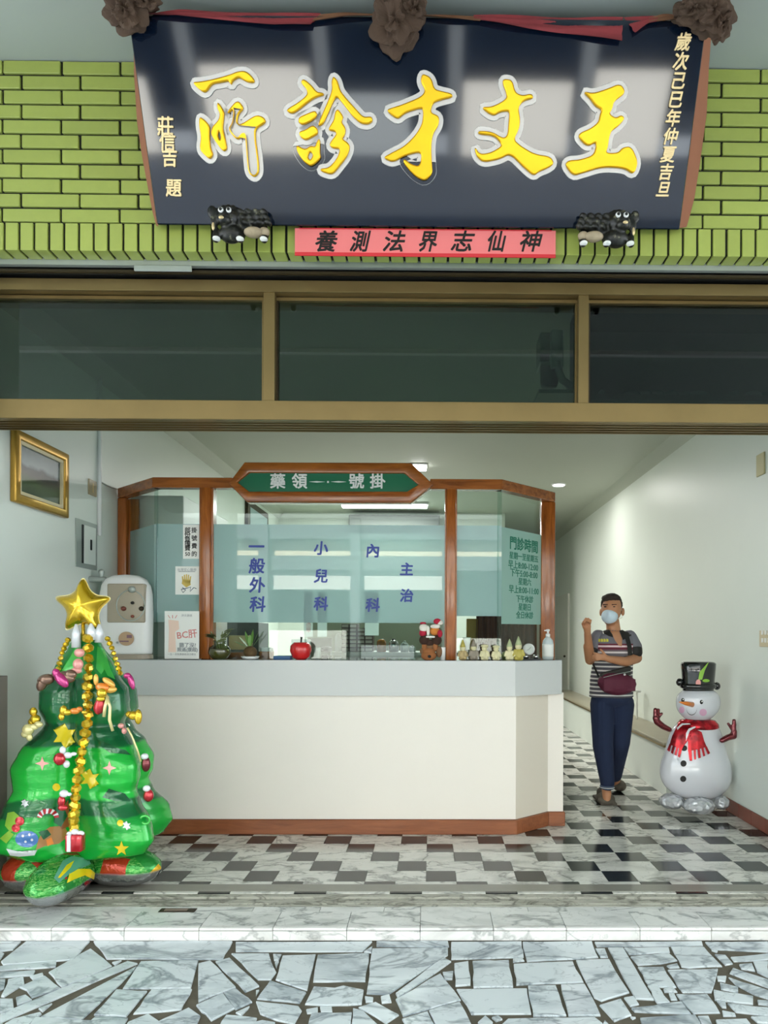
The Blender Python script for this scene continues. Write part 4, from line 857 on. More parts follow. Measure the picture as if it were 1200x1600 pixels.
# brown curtain and yellow cloth
t = thing('brown_curtain', (P(790, 0, 6.4).x, 6.4, 0), 'brown pleated curtain hanging behind the hours notice', 'curtain'); mb = MB(); xa, xb = P(748, 0, 6.4).x, P(842, 0, 6.4).x; n = 70; vs = []
for i in range(n): x = xa + (xb - xa) * i / (n - 1); vs.append((x, 6.4 + .03 * math.sin(i * .9)))
mb.add([Vector((x, y, z)) for x, y in vs for z in (.0, 1.53)] + [Vector((x, y + .005, z)) for x, y in vs for z in (.0, 1.53)], [(2 * i, 2 * i + 2, 2 * i + 3, 2 * i + 1) for i in range(n - 1)] + [(2 * n + 2 * i + 1, 2 * n + 2 * i + 3, 2 * n + 2 * i + 2, 2 * n + 2 * i) for i in range(n - 1)]); mb.build('cloth', mat('brown_curtain_cloth', '6d4a38', .8, var=.1, scale=10), t, smooth=True)
MB().tube([(xa, 6.4, 1.54), (xb, 6.4, 1.54)], .012, 8).build('rod', M['bronze_dark'], t)
tag(MB().box((P(733, 0, 6.42).x, 6.42, 0), (P(750, 0, 6.42).x, 6.50, 1.50)).build('yellow_board', mat('mustard_board', '9a7f2c', .5), bevel=.003), 'narrow mustard yellow board standing beside the brown curtain', 'board')
# hanging slips of paper behind the glass
for px0, px1, py1, lab in ((475, 489, 995, 'long white paper slip with pale red writing hanging behind the glass'), (496, 511, 995, 'plain white paper slip hanging right of the written slip'), (570, 592, 993, 'white calendar sheet hanging behind the drawer rack')):
    a, b = P(px0, py1, 4.723), P(px1, 925, 4.723); s_ = thing('paper_slip', ((a.x + b.x) / 2, 4.723, a.z), lab, 'paper'); MB().box((a.x, 4.723, a.z), (b.x, 4.725, b.z)).build('sheet', M['paper'], s_)
    if px0 == 475: vtext('掛號費收據憑單', .04, P(482, 932, 4.7225), P(482, 985, 4.7225), M['red_ink'], s_, ext=.0004)
# wall unit high at the back
tag(MB().box((P(548, 0, 10.05).x, 10.05, P(0, 819, 10.05).z), (P(690, 0, 10.05).x, 10.29, P(0, 801, 10.05).z)).build('air_conditioner', mat('grey_casing', '4c514c', .5), bevel=.01), 'long grey air conditioner high on the back partition', 'air conditioner')
t = thing('framed_picture', (XL + .02, 8.9, 2.6), 'dark framed picture high on the left wall behind the screen', 'picture')
MB().box((XL, 8.46, 2.45), (XL + .04, 9.5, 3.02)).build('frame', M['bronze_dark'], t); MB().box((XL + .04, 8.55, 2.53), (XL + .045, 9.42, 2.94)).build('print', mat('blue_grey_print', '8fa6a8', .4), t)

# ------------------------------------------------------------------ ceiling lights
def area(name, loc, sx, sy, power, col, rot=(0, 0, 0)):
    l = bpy.data.lights.new(name, 'AREA'); l.shape = 'RECTANGLE'; l.size = sx; l.size_y = sy; l.energy = power; l.color = col; o = bpy.data.objects.new(name, l); C.objects.link(o); o.location = loc; o.rotation_euler = rot; return o
M['lamp'] = mat('lit_diffuser', 'ffffff', .5, emit=7)
def tube_light(x0, x1, Y, label, power=60, w_=.14):
    t = thing('fluorescent_light', ((x0 + x1) / 2, Y, CEIL), label, 'ceiling light', 'ceiling fluorescent fittings')
    MB().box((x0, Y - w_ / 2, CEIL - .035), (x1, Y + w_ / 2, CEIL)).build('housing', M['white'], t, bevel=.006)
    MB().box((x0 + .02, Y - w_ / 2 + .012, CEIL - .075), (x1 - .02, Y + w_ / 2 - .012, CEIL - .034)).build('diffuser', M['lamp'], t, bevel=.015, segs=3)
    o = area('lamp_light', (0, 0, -.09), x1 - x0, w_, power, (1, .98, .94)); o.parent = t
LP = 60
tube_light(P(532, 790, 9.5).x, P(670, 790, 9.5).x, 9.5, 'long lit fluorescent ceiling light seen below the green header sign', LP)
t = thing('square_downlight', (P(654, 728, 7.4).x, 7.4, CEIL), 'small lit square ceiling light just above the header sign', 'ceiling light'); c = t.location
MB().box(c + Vector((-.1, -.1, -.02)), c + Vector((.1, .1, 0))).build('housing', M['white'], t, bevel=.01); MB().box(c + Vector((-.085, -.085, -.05)), c + Vector((.085, .085, -.018))).build('diffuser', M['lamp'], t, bevel=.012, segs=2)
area('lamp_light', (0, 0, -.07), .16, .16, LP * .5, (1, .98, .94)).parent = t
t = thing('round_downlight', (P(873, 757, 8.3).x, 8.3, CEIL), 'small lit round downlight in the corridor ceiling', 'ceiling light'); c = t.location
MB().lathe(c + Vector((0, 0, -.012)), [(.002, 0), (.085, 0), (.09, .012)], 24).build('trim_ring', M['white'], t); MB().lathe(c + Vector((0, 0, -.016)), [(.002, 0), (.07, .001), (.07, .006)], 24).build('diffuser', M['lamp'], t)
area('lamp_light', (0, 0, -.04), .14, .14, LP * .2, (1, .98, .94)).parent = t

# ------------------------------------------------------------------ left wall
def lw(px, py, out=0): return PX(px, py, XL + out)
t = thing('framed_painting', lw(55, 740), 'gold framed landscape painting of green hills on the left wall', 'painting')
co = [lw(18, 670), lw(102, 711), lw(98, 809), lw(12, 783)]; ya, yb = (co[0].y + co[3].y) / 2, (co[1].y + co[2].y) / 2; z0, z1 = (co[2].z + co[3].z) / 2, (co[0].z + co[1].z) / 2
def wring(o, i, x0, dx): return MB().ring([(x0, o[0], o[2]), (x0, o[1], o[2]), (x0, o[1], o[3]), (x0, o[0], o[3])], [(x0, i[0], i[2]), (x0, i[1], i[2]), (x0, i[1], i[3]), (x0, i[0], i[3])], (dx, 0, 0))
M['giltframe'] = mat('gilt_frame', 'b08a3a', .3, metal=.6, var=.15, scale=20)
fr = wring((ya, yb, z0, z1), (ya + .05, yb - .05, z0 + .05, z1 - .05), XL, .035).build('frame', M['giltframe'], t, bevel=.008, segs=2)
wring((ya + .045, yb - .045, z0 + .045, z1 - .045), (ya + .07, yb - .07, z0 + .07, z1 - .07), XL, .024).build('inner_frame', mat('cream_slip', 'd9cba4', .5), fr)
k = NT('landscape_canvas'); sx_ = k.n('SeparateXYZ'); k.l(k.n('NewGeometry').outputs['Position'], sx_.inputs[0]); f = k.noise(k.coord(), 6, 4)
mr = k.n('MapRange', i1=z0, i2=z1); k.l(sx_.outputs[2], mr.inputs[0]); ad = k.n('Math', operation='MULTIPLY_ADD', i1=.22); k.l(f, ad.inputs[0]); k.l(mr.outputs[0], ad.inputs[2])
k.l(k.ramp(ad.outputs[0], [(.15, '28382a'), (.45, '4a5c3c'), (.56, '54524a'), (.66, '3c4040'), (.72, '7d8a8c'), (.95, '5a6668')]), k.b.inputs['Base Color']); k.b.inputs['Roughness'].default_value = .35
MB().box((XL, ya + .065, z0 + .065), (XL + .012, yb - .065, z1 - .065)).build('canvas', k.m, t)
cd = P(150.5, 750, 4.71)
tag(MB().tube([(XL + .012, lw(153, 700).y, CEIL), (XL + .012, lw(153, 700).y, lw(150, 836).z)], .014, 10).build('cable_conduit', M['white'], smooth=True), 'white vertical cable conduit on the left wall beside the painting', 'conduit')
a, b = lw(137, 772), lw(149, 753); t = thing('wall_socket', (XL, (a.y + b.y) / 2, a.z), 'small tan wall socket plate beside the white conduit', 'socket')
MB().box((XL, a.y, a.z), (XL + .01, b.y, b.z)).build('plate', mat('tan_plate', 'a99b7d', .4), t, bevel=.002); MB().box((XL + .01, a.y + .05, a.z + .02), (XL + .013, b.y - .05, b.z - .02)).build('rocker', M['palegold'], t)
a, b = lw(117, 885), lw(150, 820); t = thing('fuse_panel', (XL, (a.y + b.y) / 2, a.z), 'grey flush fuse panel door with black latch on the left wall', 'electrical panel')
MB().box((XL, a.y, a.z), (XL + .008, b.y, b.z)).build('frame', M['strip'], t); MB().box((XL + .008, a.y + .09, a.z + .03), (XL + .014, b.y - .03, b.z - .03)).build('door', M['wall'], t)
MB().box((XL + .004, a.y + .07, a.z + .03), (XL + .012, a.y + .09, b.z - .03)).build('gap', M['black'], t); MB().box((XL + .013, a.y + .17, (a.z + b.z) / 2 - .03), (XL + .02, a.y + .185, (a.z + b.z) / 2 + .04)).build('latch', M['black'], t)
q = lw(140, 905); tt = thing('wall_tap', q, 'small chrome wall tap just behind the gold star', 'tap'); mb = MB(); mb.cap(q, .02, q + Vector((.10, 0, 0)), .018); mb.cap(q + Vector((.10, 0, 0)), .018, q + Vector((.11, 0, -.12)), .014); mb.build('pipe', M['strip'], tt, smooth=True); mb = MB(); mb.cap(q + Vector((.08, 0, .02)), .012, q + Vector((.08, 0, .05)), .02); mb.build('handle', M['strip'], tt, smooth=True)
tag(MB().tube([lw(156, 752, .01), lw(166, 758, .01), lw(175, 762, .01), lw(183, 764, .01)], .005, 6).build('thin_cable', M['strip']), 'thin grey cable sagging from conduit to wooden screen', 'cable')

# ------------------------------------------------------------------ right wall: ledge bench, skirting tiles, plates
bn = thing('ledge_bench', (2.1, 8, 0), 'built-in tan topped ledge bench along the right corridor wall', 'bench'); XBn = 1.957
yb0 = 1065 * XBn / 366
MB().box((XBn + .012, yb0, 0), (XR - .001, 11.2, .42)).build('base', M['wall'], bn); MB().box((XBn - .012, yb0 - .01, .42), (XR - .001, 11.2, .452)).build('seat_slab', mat('tan_stone_slab', 'a09882', .3, var=.1, scale=6), bn, bevel=.006, segs=2)
MB().box((XBn - .016, yb0 - .012, .410), (XBn + .004, 11.2, .428)).build('edge_strip', M['bronze'], bn)
br2 = struct(MB().box((XR - .006, YIN, 0), (XR - .0005, yb0 - .013, .098)).build('baseboard_right', M['grout'])); y = YIN
while y < yb0 - .02:
    e = min(y + .2, yb0 - .014); MB().box((XR - .014, y + .002, .001), (XR - .005, e - .002, .10)).build('skirting_tile', M['red_tile'], br2, bevel=.0015); y += .2
def rw(px, py): return PX(px, py, XR)
a, b = rw(1196, 740), rw(1184, 712); tag(MB().box((XR - .012, a.y, a.z), (XR, b.y, b.z)).build('blank_plate', mat('yellowed_plate', 'c2b88a', .5), bevel=.003), 'yellowed blank plate high on the right wall', 'plate')
a, b = rw(1206, 1011), rw(1189, 985); t = thing('switch_plate', (XR, (a.y + b.y) / 2, a.z), 'cream switch plate with rows of rockers at right edge of the right wall', 'switch'); MB().box((XR - .012, a.y, a.z), (XR, b.y, b.z)).build('plate', mat('cream_plate', 'c9b995', .4), t, bevel=.003)
for i in range(3):
    for j in range(2): yy = b.y - .04 - i * (b.y - a.y - .02) / 3; zz = a.z + .03 + j * (b.z - a.z) * .47; MB().box((XR - .018, yy - .02, zz), (XR - .011, yy, zz + .03)).build('rocker', M['paper'], t)
c = Vector((XR - .12, 7.3, .452)); t = thing('white_stand', c, 'small white and chrome stand on the ledge bench behind the man', 'stand'); 
for dx in (-.04, .04): MB().tube([c + Vector((dx, 0, 0)), c + Vector((dx, 0, .3))], .008, 8).build('leg', M['white'], t)
MB().box(c + Vector((-.07, -.04, .29)), c + Vector((.07, .04, .31))).build('top', M['white'], t)

# ------------------------------------------------------------------ things seen through the transom glass
lf = thing('storage_shelf', (1.6, 3.8, 2.6), 'dark storage shelf behind the right transom pane', 'shelf'); xa, xb = P(914, 600, 3.6).x, P(1215, 600, 3.6).x + .3; zsh = P(1000, 612, 3.62).z
m_dk = mat('near_black_board', '0e1413', .6); MB().box((xa, 3.66, zsh - .03), (xb, 3.98, zsh)).build('shelf_board', mat('dark_grey_board', '2c3432', .6), lf); MB().box((xa, 3.98, zsh - .03), (xb, 4.0, 3.18)).build('back_board', m_dk, lf); MB().box((xa, 3.66, 3.12), (xb, 4.0, 3.18)).build('top_board', m_dk, lf); MB().box((xa, 3.66, zsh - .03), (xa + .02, 4.0, 3.15)).build('side_board', m_dk, lf)
bl_lab = ['long rounded cloth bundle at left end of the main row on the dark transom shelf', 'second cloth bundle from the left in the main row on the transom shelf', 'third cloth bundle in the main row on the transom shelf', 'fourth cloth bundle in the main row on the transom shelf', 'fifth cloth bundle in the row, next to the long right one', 'long cloth bundle closing the right end of the main row', 'small lone cloth bundle beside the right mullion', 'small lone cloth bundle right of the main row', 'larger cloth bundle near right edge of the transom', 'cloth bundle cut by the right edge of the picture']
for i, (px, w_) in enumerate(((984, 34), (1008, 22), (1026, 24), (1048, 22), (1068, 20), (1090, 34), (939, 10), (1145, 14), (1175, 30), (1200, 30))):
    c = P(px, 601, 3.78); mb = MB(); mb.ball((c.x, 3.78, zsh + .03), (w_ / 2 / 280, .06, .032)); tag(mb.build('cloth_bundle', mat('teal_grey_cloth', '44605c', .9) if i == 0 else bpy.data.materials['teal_grey_cloth'], smooth=True), bl_lab[i], 'bundle', 'cloth bundles on the transom shelf')
t = thing('shutter_motor', P(868, 605, 3.75), 'grey shutter motor unit with elbow pipe behind the middle transom pane', 'motor'); q = lambda x, y, Y=3.75: P(x, y, Y)
MB().box((q(846, 0).x, 3.75, q(0, 562).z), (q(882, 0).x, 3.9, q(0, 512).z)).build('housing', M['strip'], t, bevel=.006); MB().box((q(862, 0).x, 3.73, q(0, 570).z), (q(882, 0).x, 3.76, q(0, 510).z)).build('cover', M['fascia'], t, bevel=.006); MB().box((q(846, 0).x, 3.742, q(0, 558).z), (q(860, 0).x, 3.76, q(0, 548).z)).build('vent', M['black'], t)
MB().lathe(q(858, 604, 3.82), [(.045, 0), (.05, .02), (.05, .1), (.04, .12)], 18).build('motor_can', mat('grey_metal', '5a605e', .5, metal=.5), t, smooth=True); MB().tube([q(872, 566), q(873, 580), q(879, 594), q(890, 602), q(900, 603)], .022, 10).build('elbow_pipe', M['strip'], t, smooth=True)
MB().box((q(842, 0).x, 3.7, q(0, 613).z), (q(905, 0).x, 3.95, q(0, 607).z)).build('bracket', M['strip'], t)

# ------------------------------------------------------------------ prints laid on curved surfaces
def bvh_of(objs):
    vs, fs = [], []
    for o in objs:
        w_ = wloc(o); n = len(vs); vs += [v.co + w_ for v in o.data.vertices]; fs += [tuple(i + n for i in p.vertices) for p in o.data.polygons]
    return BVHTree.FromPolygons(vs, fs)
def decal(polys, bvh, name, m, par, off=.003, step=6):
    if len(polys) > 1:
        for pl in polys: o = decal([pl], bvh, name, m, par, off, step)
        return o
    mb = MB()
    for pl in polys:
        bm = bmesh.new(); f = bm.faces.new([bm.verts.new((x, y, 0)) for x, y in pl])
        bmesh.ops.triangulate(bm, faces=[f])
        for _ in range(4):
            es = [e for e in bm.edges if e.calc_length() > step]
            if not es: break
            bmesh.ops.subdivide_edges(bm, edges=es, cuts=1); bmesh.ops.triangulate(bm, faces=bm.faces[:])
        bm.verts.index_update(); vs = []; ok = []
        for v in bm.verts:
            d = ray(v.co.x, v.co.y); h = bvh.ray_cast(EYE, d)
            if h[0] is None: vs.append(Vector()); ok.append(False)
            else:
                nn = h[1] if h[1].dot(d) < 0 else -h[1]; vs.append(h[0] + (nn * .6 - d * .7).normalized() * off); ok.append(True)
        fs = [tuple(v.index for v in f.verts) for f in bm.faces if all(ok[v.index] for v in f.verts)]
        fs = [f for f in fs if max((vs[f[i]] - vs[f[i - 1]]).length for i in range(3)) < .12]
        mb.add(vs, fs); bm.free()
    used = sorted({i for f in mb.f for i in f}); mp = {o: i for i, o in enumerate(used)}; mb.v = [mb.v[i] for i in used]; mb.f = [tuple(mp[i] for i in f) for f in mb.f]
    if not mb.f: return None
    o = mb.build(name, m, par, smooth=True); return o
def circ(cx, cy, rx, ry=None, n=18): return [(cx + rx * math.cos(2 * PI * k / n), cy + (ry or rx) * math.sin(2 * PI * k / n)) for k in range(n)]
def starp(cx, cy, R_, r_, n=5, rot=-PI / 2): return [(cx + (R_ if k % 2 == 0 else r_) * math.cos(rot + PI * k / n), cy + (R_ if k % 2 == 0 else r_) * math.sin(rot + PI * k / n)) for k in range(2 * n)]
def foil(name, c1, rough=.16, metal=.35):
    return mat(name, c1, rough, metal=metal, coat=.8, var=.05, scale=6)
M['foil_gold'] = foil('gold_foil', 'e0b81c', .18, .7); M['foil_yellow'] = foil('yellow_print', 'ecd21c', .25, .1); M['foil_white'] = foil('white_foil', 'e4e6ea', .25, .1)
M['foil_red'] = foil('red_foil', 'c0202c', .2, .5); M['foil_maroon'] = foil('maroon_foil', '6f0f1c', .2, .6); M['foil_pink'] = foil('magenta_foil', 'c0307c', .2, .5); M['foil_brown'] = foil('bronze_brown_foil', '7a5a48', .22, .6)
M['foil_rose'] = foil('rose_print', 'e59a92', .3, .1); M['foil_orange'] = foil('orange_print', 'e8821e', .3, .2); M['foil_cream'] = foil('cream_foil', 'e8dc9a', .25, .3); M['foil_blue'] = foil('blue_print', '3f74b8', .25, .1)
M['foil_silver'] = foil('silver_foil', 'c8cace', .14, .9); M['foil_lime'] = foil('lime_print', '8fc23c', .3, .1); M['print_dark'] = foil('dark_green_print', '0b5a30', .2, .3); M['print_light'] = foil('light_green_print', '48c452', .25, .2)

# ------------------------------------------------------------------ inflatable christmas tree
TC = Vector((-1.89, 3.72, 0))
tree = thing('christmas_tree_balloon', TC, 'inflatable green foil christmas tree with gold star and bead chain left of the doorway', 'balloon')
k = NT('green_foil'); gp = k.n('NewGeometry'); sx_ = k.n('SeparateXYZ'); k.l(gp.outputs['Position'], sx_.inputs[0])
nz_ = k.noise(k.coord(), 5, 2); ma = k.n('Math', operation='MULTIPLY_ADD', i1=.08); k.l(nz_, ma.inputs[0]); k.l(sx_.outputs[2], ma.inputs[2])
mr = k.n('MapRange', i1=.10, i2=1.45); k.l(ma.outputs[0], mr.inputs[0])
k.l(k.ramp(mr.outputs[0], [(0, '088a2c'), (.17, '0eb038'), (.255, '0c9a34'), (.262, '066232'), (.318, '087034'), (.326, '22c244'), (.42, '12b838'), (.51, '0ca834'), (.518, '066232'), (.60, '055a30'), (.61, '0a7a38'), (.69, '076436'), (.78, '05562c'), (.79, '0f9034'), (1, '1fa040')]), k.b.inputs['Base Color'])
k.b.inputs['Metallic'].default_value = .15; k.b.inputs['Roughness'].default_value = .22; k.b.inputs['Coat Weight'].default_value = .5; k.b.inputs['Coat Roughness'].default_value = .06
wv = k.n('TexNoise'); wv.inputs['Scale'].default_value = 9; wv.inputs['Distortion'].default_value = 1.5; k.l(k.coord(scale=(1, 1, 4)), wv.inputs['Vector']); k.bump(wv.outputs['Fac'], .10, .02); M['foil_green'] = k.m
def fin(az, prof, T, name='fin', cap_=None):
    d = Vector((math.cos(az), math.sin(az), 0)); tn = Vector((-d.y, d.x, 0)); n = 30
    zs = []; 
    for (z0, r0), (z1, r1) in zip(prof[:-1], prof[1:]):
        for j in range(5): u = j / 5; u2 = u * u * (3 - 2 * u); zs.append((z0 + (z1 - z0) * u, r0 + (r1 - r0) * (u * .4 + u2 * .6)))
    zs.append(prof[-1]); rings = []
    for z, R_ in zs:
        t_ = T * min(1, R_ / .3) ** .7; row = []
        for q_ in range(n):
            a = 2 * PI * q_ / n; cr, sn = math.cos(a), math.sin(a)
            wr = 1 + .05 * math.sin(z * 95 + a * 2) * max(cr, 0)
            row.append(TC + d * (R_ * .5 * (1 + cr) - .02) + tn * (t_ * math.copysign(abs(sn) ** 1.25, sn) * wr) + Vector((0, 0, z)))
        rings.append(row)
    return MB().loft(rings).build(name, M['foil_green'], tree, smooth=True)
def zz(y, Y): return 1.34 - (y - 993) * Y / FPX
profR = [(zz(992, 3.6), .07), (zz(1010, 3.6), .12), (zz(1050, 3.6), .22), (zz(1085, 3.58), .31), (zz(1115, 3.58), .32), (zz(1135, 3.58), .275), (zz(1150, 3.57), .30), (zz(1170, 3.55), .36), (zz(1200, 3.54), .41), (zz(1222, 3.54), .405), (zz(1238, 3.54), .38), (zz(1255, 3.54), .405), (zz(1290, 3.52), .50), (zz(1315, 3.52), .52), (zz(1335, 3.52), .47), (zz(1350, 3.52), .25)]
profL = [(zz(992, 3.6), .05), (zz(1010, 3.6), .09), (zz(1050, 3.6), .167), (zz(1085, 3.56), .233), (zz(1110, 3.56), .235), (zz(1135, 3.56), .203), (zz(1180, 3.5), .325), (zz(1205, 3.48), .362), (zz(1240, 3.48), .35), (zz(1270, 3.46), .395), (zz(1305, 3.45), .43), (zz(1330, 3.44), .455), (zz(1352, 3.44), .33)]
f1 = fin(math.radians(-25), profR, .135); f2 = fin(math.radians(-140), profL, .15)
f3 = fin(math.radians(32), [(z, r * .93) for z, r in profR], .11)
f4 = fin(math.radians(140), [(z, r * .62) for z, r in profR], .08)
bt = bvh_of([f1, f2, f3])
# snowy peaks and leaf prints
mb = MB(); 
for x0, x1, y0, y1, Y_ in ((113, 125, 975, 1012, 3.60), (137, 148, 974, 1000, 3.62), (150, 160, 975, 1004, 3.64)):
    a, b = P((x0 + x1) / 2, y0, Y_), P((x0 + x1) / 2, y1, Y_); mb.tube([a, a.lerp(b, .4), b], [.006, .022, .024], 10)
mb.build('snow_peak', M['foil_white'], tree, smooth=True)
decal([[(118, 1012), (126, 1000), (128, 1040), (118, 1048), (96, 1048), (108, 1030)]], bt, 'leaf_print', M['print_light'], tree)
decal([[(152, 1010), (163, 1015), (172, 1045), (180, 1062), (168, 1056), (163, 1046), (158, 1054), (150, 1045)]], bt, 'leaf_print', M['print_light'], tree)
decal([starp(101, 1150, 20, 11, 6), starp(141, 1217, 16, 8, 6)], bt, 'star_print', M['foil_yellow'], tree)
decal([starp(190, 1326, 12, 5, 5)], bt, 'star_print', M['foil_yellow'], tree); decal([starp(39, 1255, 7, 3.5, 6), starp(198, 1290, 7, 3.5, 6)], bt, 'small_star_print', M['foil_white'], tree)
decal([circ(88, 1230, 6), circ(188, 1286, 5)], bt, 'dot_print', M['foil_yellow'], tree); decal([starp(66, 1193, 11, 4, 4), starp(171, 1200, 11, 4, 4)], bt, 'twinkle_print', M['foil_rose'], tree)
decal([[(12, 1270), (22, 1268), (34, 1278), (30, 1296), (16, 1300), (8, 1290)], [(0, 1310), (14, 1298), (22, 1304), (10, 1318)]], bt, 'holly_leaf_print', M['foil_lime'], tree)
decal([circ(31, 1283, 7), circ(25, 1294, 6.5)], bt, 'berry_print', M['foil_red'], tree, off=.005)
decal([[(62 + 15 * math.cos(a), 1276 - 13 * math.sin(a)) for a in [PI * k / 10 for k in range(11)]][::-1] + [(62 + 27 * math.cos(a) + 8 * 0, 1276 - 23 * math.sin(a)) for a in [0, .5, 1, 1.5, 2, 2.5, 3]] if 0 else [(60 + 17 * math.cos(PI * k / 8) + 15, 1277 - 14 * math.sin(PI * k / 8)) for k in range(9)] + [(60 + 10 * math.cos(PI * (8 - k) / 8) + 15, 1278 - 7 * math.sin(PI * (8 - k) / 8)) for k in range(9)]], bt, 'candy_cane_print', M['foil_red'], tree, off=.005)
decal([[(75 + 17 * math.cos(t0), 1277 - 14 * math.sin(t0)), (75 + 17 * math.cos(t0 + .25), 1277 - 14 * math.sin(t0 + .25)), (75 + 10 * math.cos(t0 + .4), 1278 - 7 * math.sin(t0 + .4)), (75 + 10 * math.cos(t0 + .15), 1278 - 7 * math.sin(t0 + .15))] for t0 in (.3, .9, 1.5, 2.1, 2.7)], bt, 'candy_stripe_print', M['foil_white'], tree, off=.007)
decal([circ(42, 1311, 18, 13)], bt, 'bauble_print', M['foil_blue'], tree, off=.004); decal([circ(36, 1306, 2), circ(46, 1304, 2), circ(40, 1315, 2), circ(50, 1312, 2)], bt, 'bauble_dots', M['foil_white'], tree, off=.006)
decal([[(10, 1326), (28, 1330), (45, 1334), (58, 1328), (54, 1336), (30, 1338), (16, 1336)]], bt, 'snow_print', M['foil_white'], tree, off=.004)
decal([[(66, 1300), (78, 1292), (100, 1290), (108, 1305), (92, 1318), (70, 1322), (56, 1328), (60, 1312)]], bt, 'gift_print', mat('tan_print', 'a8743c', .3, coat=.5), tree); decal([[(72, 1312), (80, 1308), (84, 1318), (74, 1322)]], bt, 'berry_print', M['foil_orange'], tree, off=.005)
decal([[(60, 1300), (74, 1296), (80, 1304), (68, 1312)], [(84, 1262), (98, 1256), (105, 1275), (95, 1292), (84, 1285)]], bt, 'leaf_print', M['print_dark'], tree, off=.0045)
decal([[(88, 1275), (106, 1250), (110, 1290), (96, 1296)]], bt, 'brown_gift_print', mat('brown_gift', '8f4c22', .3, coat=.5), tree, off=.004)
decal([[(150, 1155), (172, 1163), (180, 1168), (196, 1172), (205, 1180), (190, 1178), (172, 1176), (160, 1168)], [(170, 1232), (195, 1240), (205, 1252), (182, 1252), (160, 1246)]], bt, 'dark_scallop_print', M['print_dark'], tree)
# star on top
SC = P(130, 948, 3.66)
mb = MB(); n = 10; m_ = 6; out = [(math.sin(a) * r_, math.cos(a) * r_) for a, r_ in [(2 * PI * k / 10, (.172 if k % 2 == 0 else .078)) for k in range(10)]]
out = [(a, b) for a, b in out]; pl = []
pl = chaikin(out, 3); rings = []
for u, h in ((1, 0), (.96, .014), (.86, .032), (.68, .048), (.4, .060), (.1, .064)): rings.append((u, h))
full = [[SC + Vector((x * u, -h, z * u)) for x, z in pl] for u, h in rings[::-1]] + [[SC + Vector((x * u, h, z * u)) for x, z in pl] for u, h in rings[1:]]
MB().loft(full).build('star', M['foil_gold'], tree, smooth=True)
MB().loft([[SC + Vector((x * 1.03, -.002, z * 1.03)) for x, z in pl], [SC + Vector((x * 1.03, .002, z * 1.03)) for x, z in pl]]).build('star_rim', M['foil_cream'], tree)
MB().tube([P(130, 968, 3.66), P(130, 1000, 3.63)], .010, 8).build('star_stem', M['foil_gold'], tree, smooth=True)
# gold bead chains
def chain(pts, n, name='bead_chain', r_=.022):
    g = empty(name, (0, 0, 0)); g.parent = tree; g.location = -TC
    bead = MB(); bead.ball((0, 0, 0), (r_, r_ * .8, r_ * .82), 8, 4); mesh = None
    for i in range(n):
        t = i / (n - 1) * (len(pts) - 1); j = min(int(t), len(pts) - 2); u = t - j; x = pts[j][0] * (1 - u) + pts[j + 1][0] * u; y = pts[j][1] * (1 - u) + pts[j + 1][1] * u; Y_ = pts[j][2] * (1 - u) + pts[j + 1][2] * u
        p = P(x, y, Y_)
        if mesh is None: mesh = bpy.data.meshes.new('bead'); mesh.from_pydata(bead.v, [], bead.f); mesh.materials.append(M['foil_gold'])
        o = bpy.data.objects.new('bead', mesh); C.objects.link(o); o.parent = g; o.location = p; o.rotation_euler = (0, .4 * (-1) ** i, i * .7)
chain([(137, 998, 3.60), (139, 1040, 3.55), (136, 1080, 3.50), (138, 1120, 3.47), (131, 1160, 3.44), (124, 1200, 3.42), (118, 1240, 3.40), (116, 1275, 3.38), (116, 1300, 3.37)], 23, r_=.031)
chain([(106, 1000, 3.62), (97, 1020, 3.6), (91, 1045, 3.58)], 7, r_=.017); chain([(168, 998, 3.62), (176, 1015, 3.6), (182, 1035, 3.58), (188, 1052, 3.58)], 8, r_=.017)
# ornaments
def orn(name, m, items, Y_=3.45, smooth=True):
    mb = MB()
    for x, y, rx, ry, *rest in items:
        s_ = Y_ / FPX; rot = Matrix.Rotation(rest[0], 3, 'Y') if rest else None; mb.ball(P(x, y, Y_), (rx * s_, min(rx, ry) * s_ * .8, ry * s_), 14, 8, rot)
    return mb.build(name, m, tree, smooth=smooth)
orn('ribbon_bow', M['foil_brown'], [(72, 1062, 14, 9, -.2), (66, 1068, 8, 13, .4), (104, 1058, 14, 9, .3), (110, 1054, 10, 8, 0)], 3.44); orn('ribbon_knot', M['foil_pink'], [(96, 1062, 8, 15, -.7), (88, 1052, 6, 8, -.4)], 3.42)
orn('pink_rosette', M['foil_rose'], [(124, 1020, 8, 7), (122, 1038, 8, 9), (119, 1048, 9, 5)], 3.46); orn('magenta_bow', M['foil_pink'], [(205, 1065, 5, 13, -.3), (199, 1056, 6, 5)], 3.52)
orn('bell_bow', mat('pale_orange_foil', 'e8b04c', .25, metal=.3, coat=.6), [(170, 1066, 12, 5, .6), (174, 1078, 9, 5, -.2), (150, 1062, 4, 9, 0)], 3.42); orn('bell_bow_centre', M['foil_orange'], [(160, 1074, 11, 7, .2)], 3.415); orn('bell', M['foil_gold'], [(159, 1083, 8, 8), (157, 1092, 7, 4)], 3.40); orn('bauble', M['foil_red'], [(156, 1103, 9, 14, .3)], 3.42)
MB().tube([P(166, 1086, 3.41), P(172, 1105, 3.41), P(171, 1125, 3.41), P(176, 1142, 3.42)], .008, 6).tube([P(168, 1088, 3.41), P(164, 1105, 3.4), P(162, 1120, 3.4)], .008, 6).build('bow_tail', M['foil_cream'], tree, smooth=True)
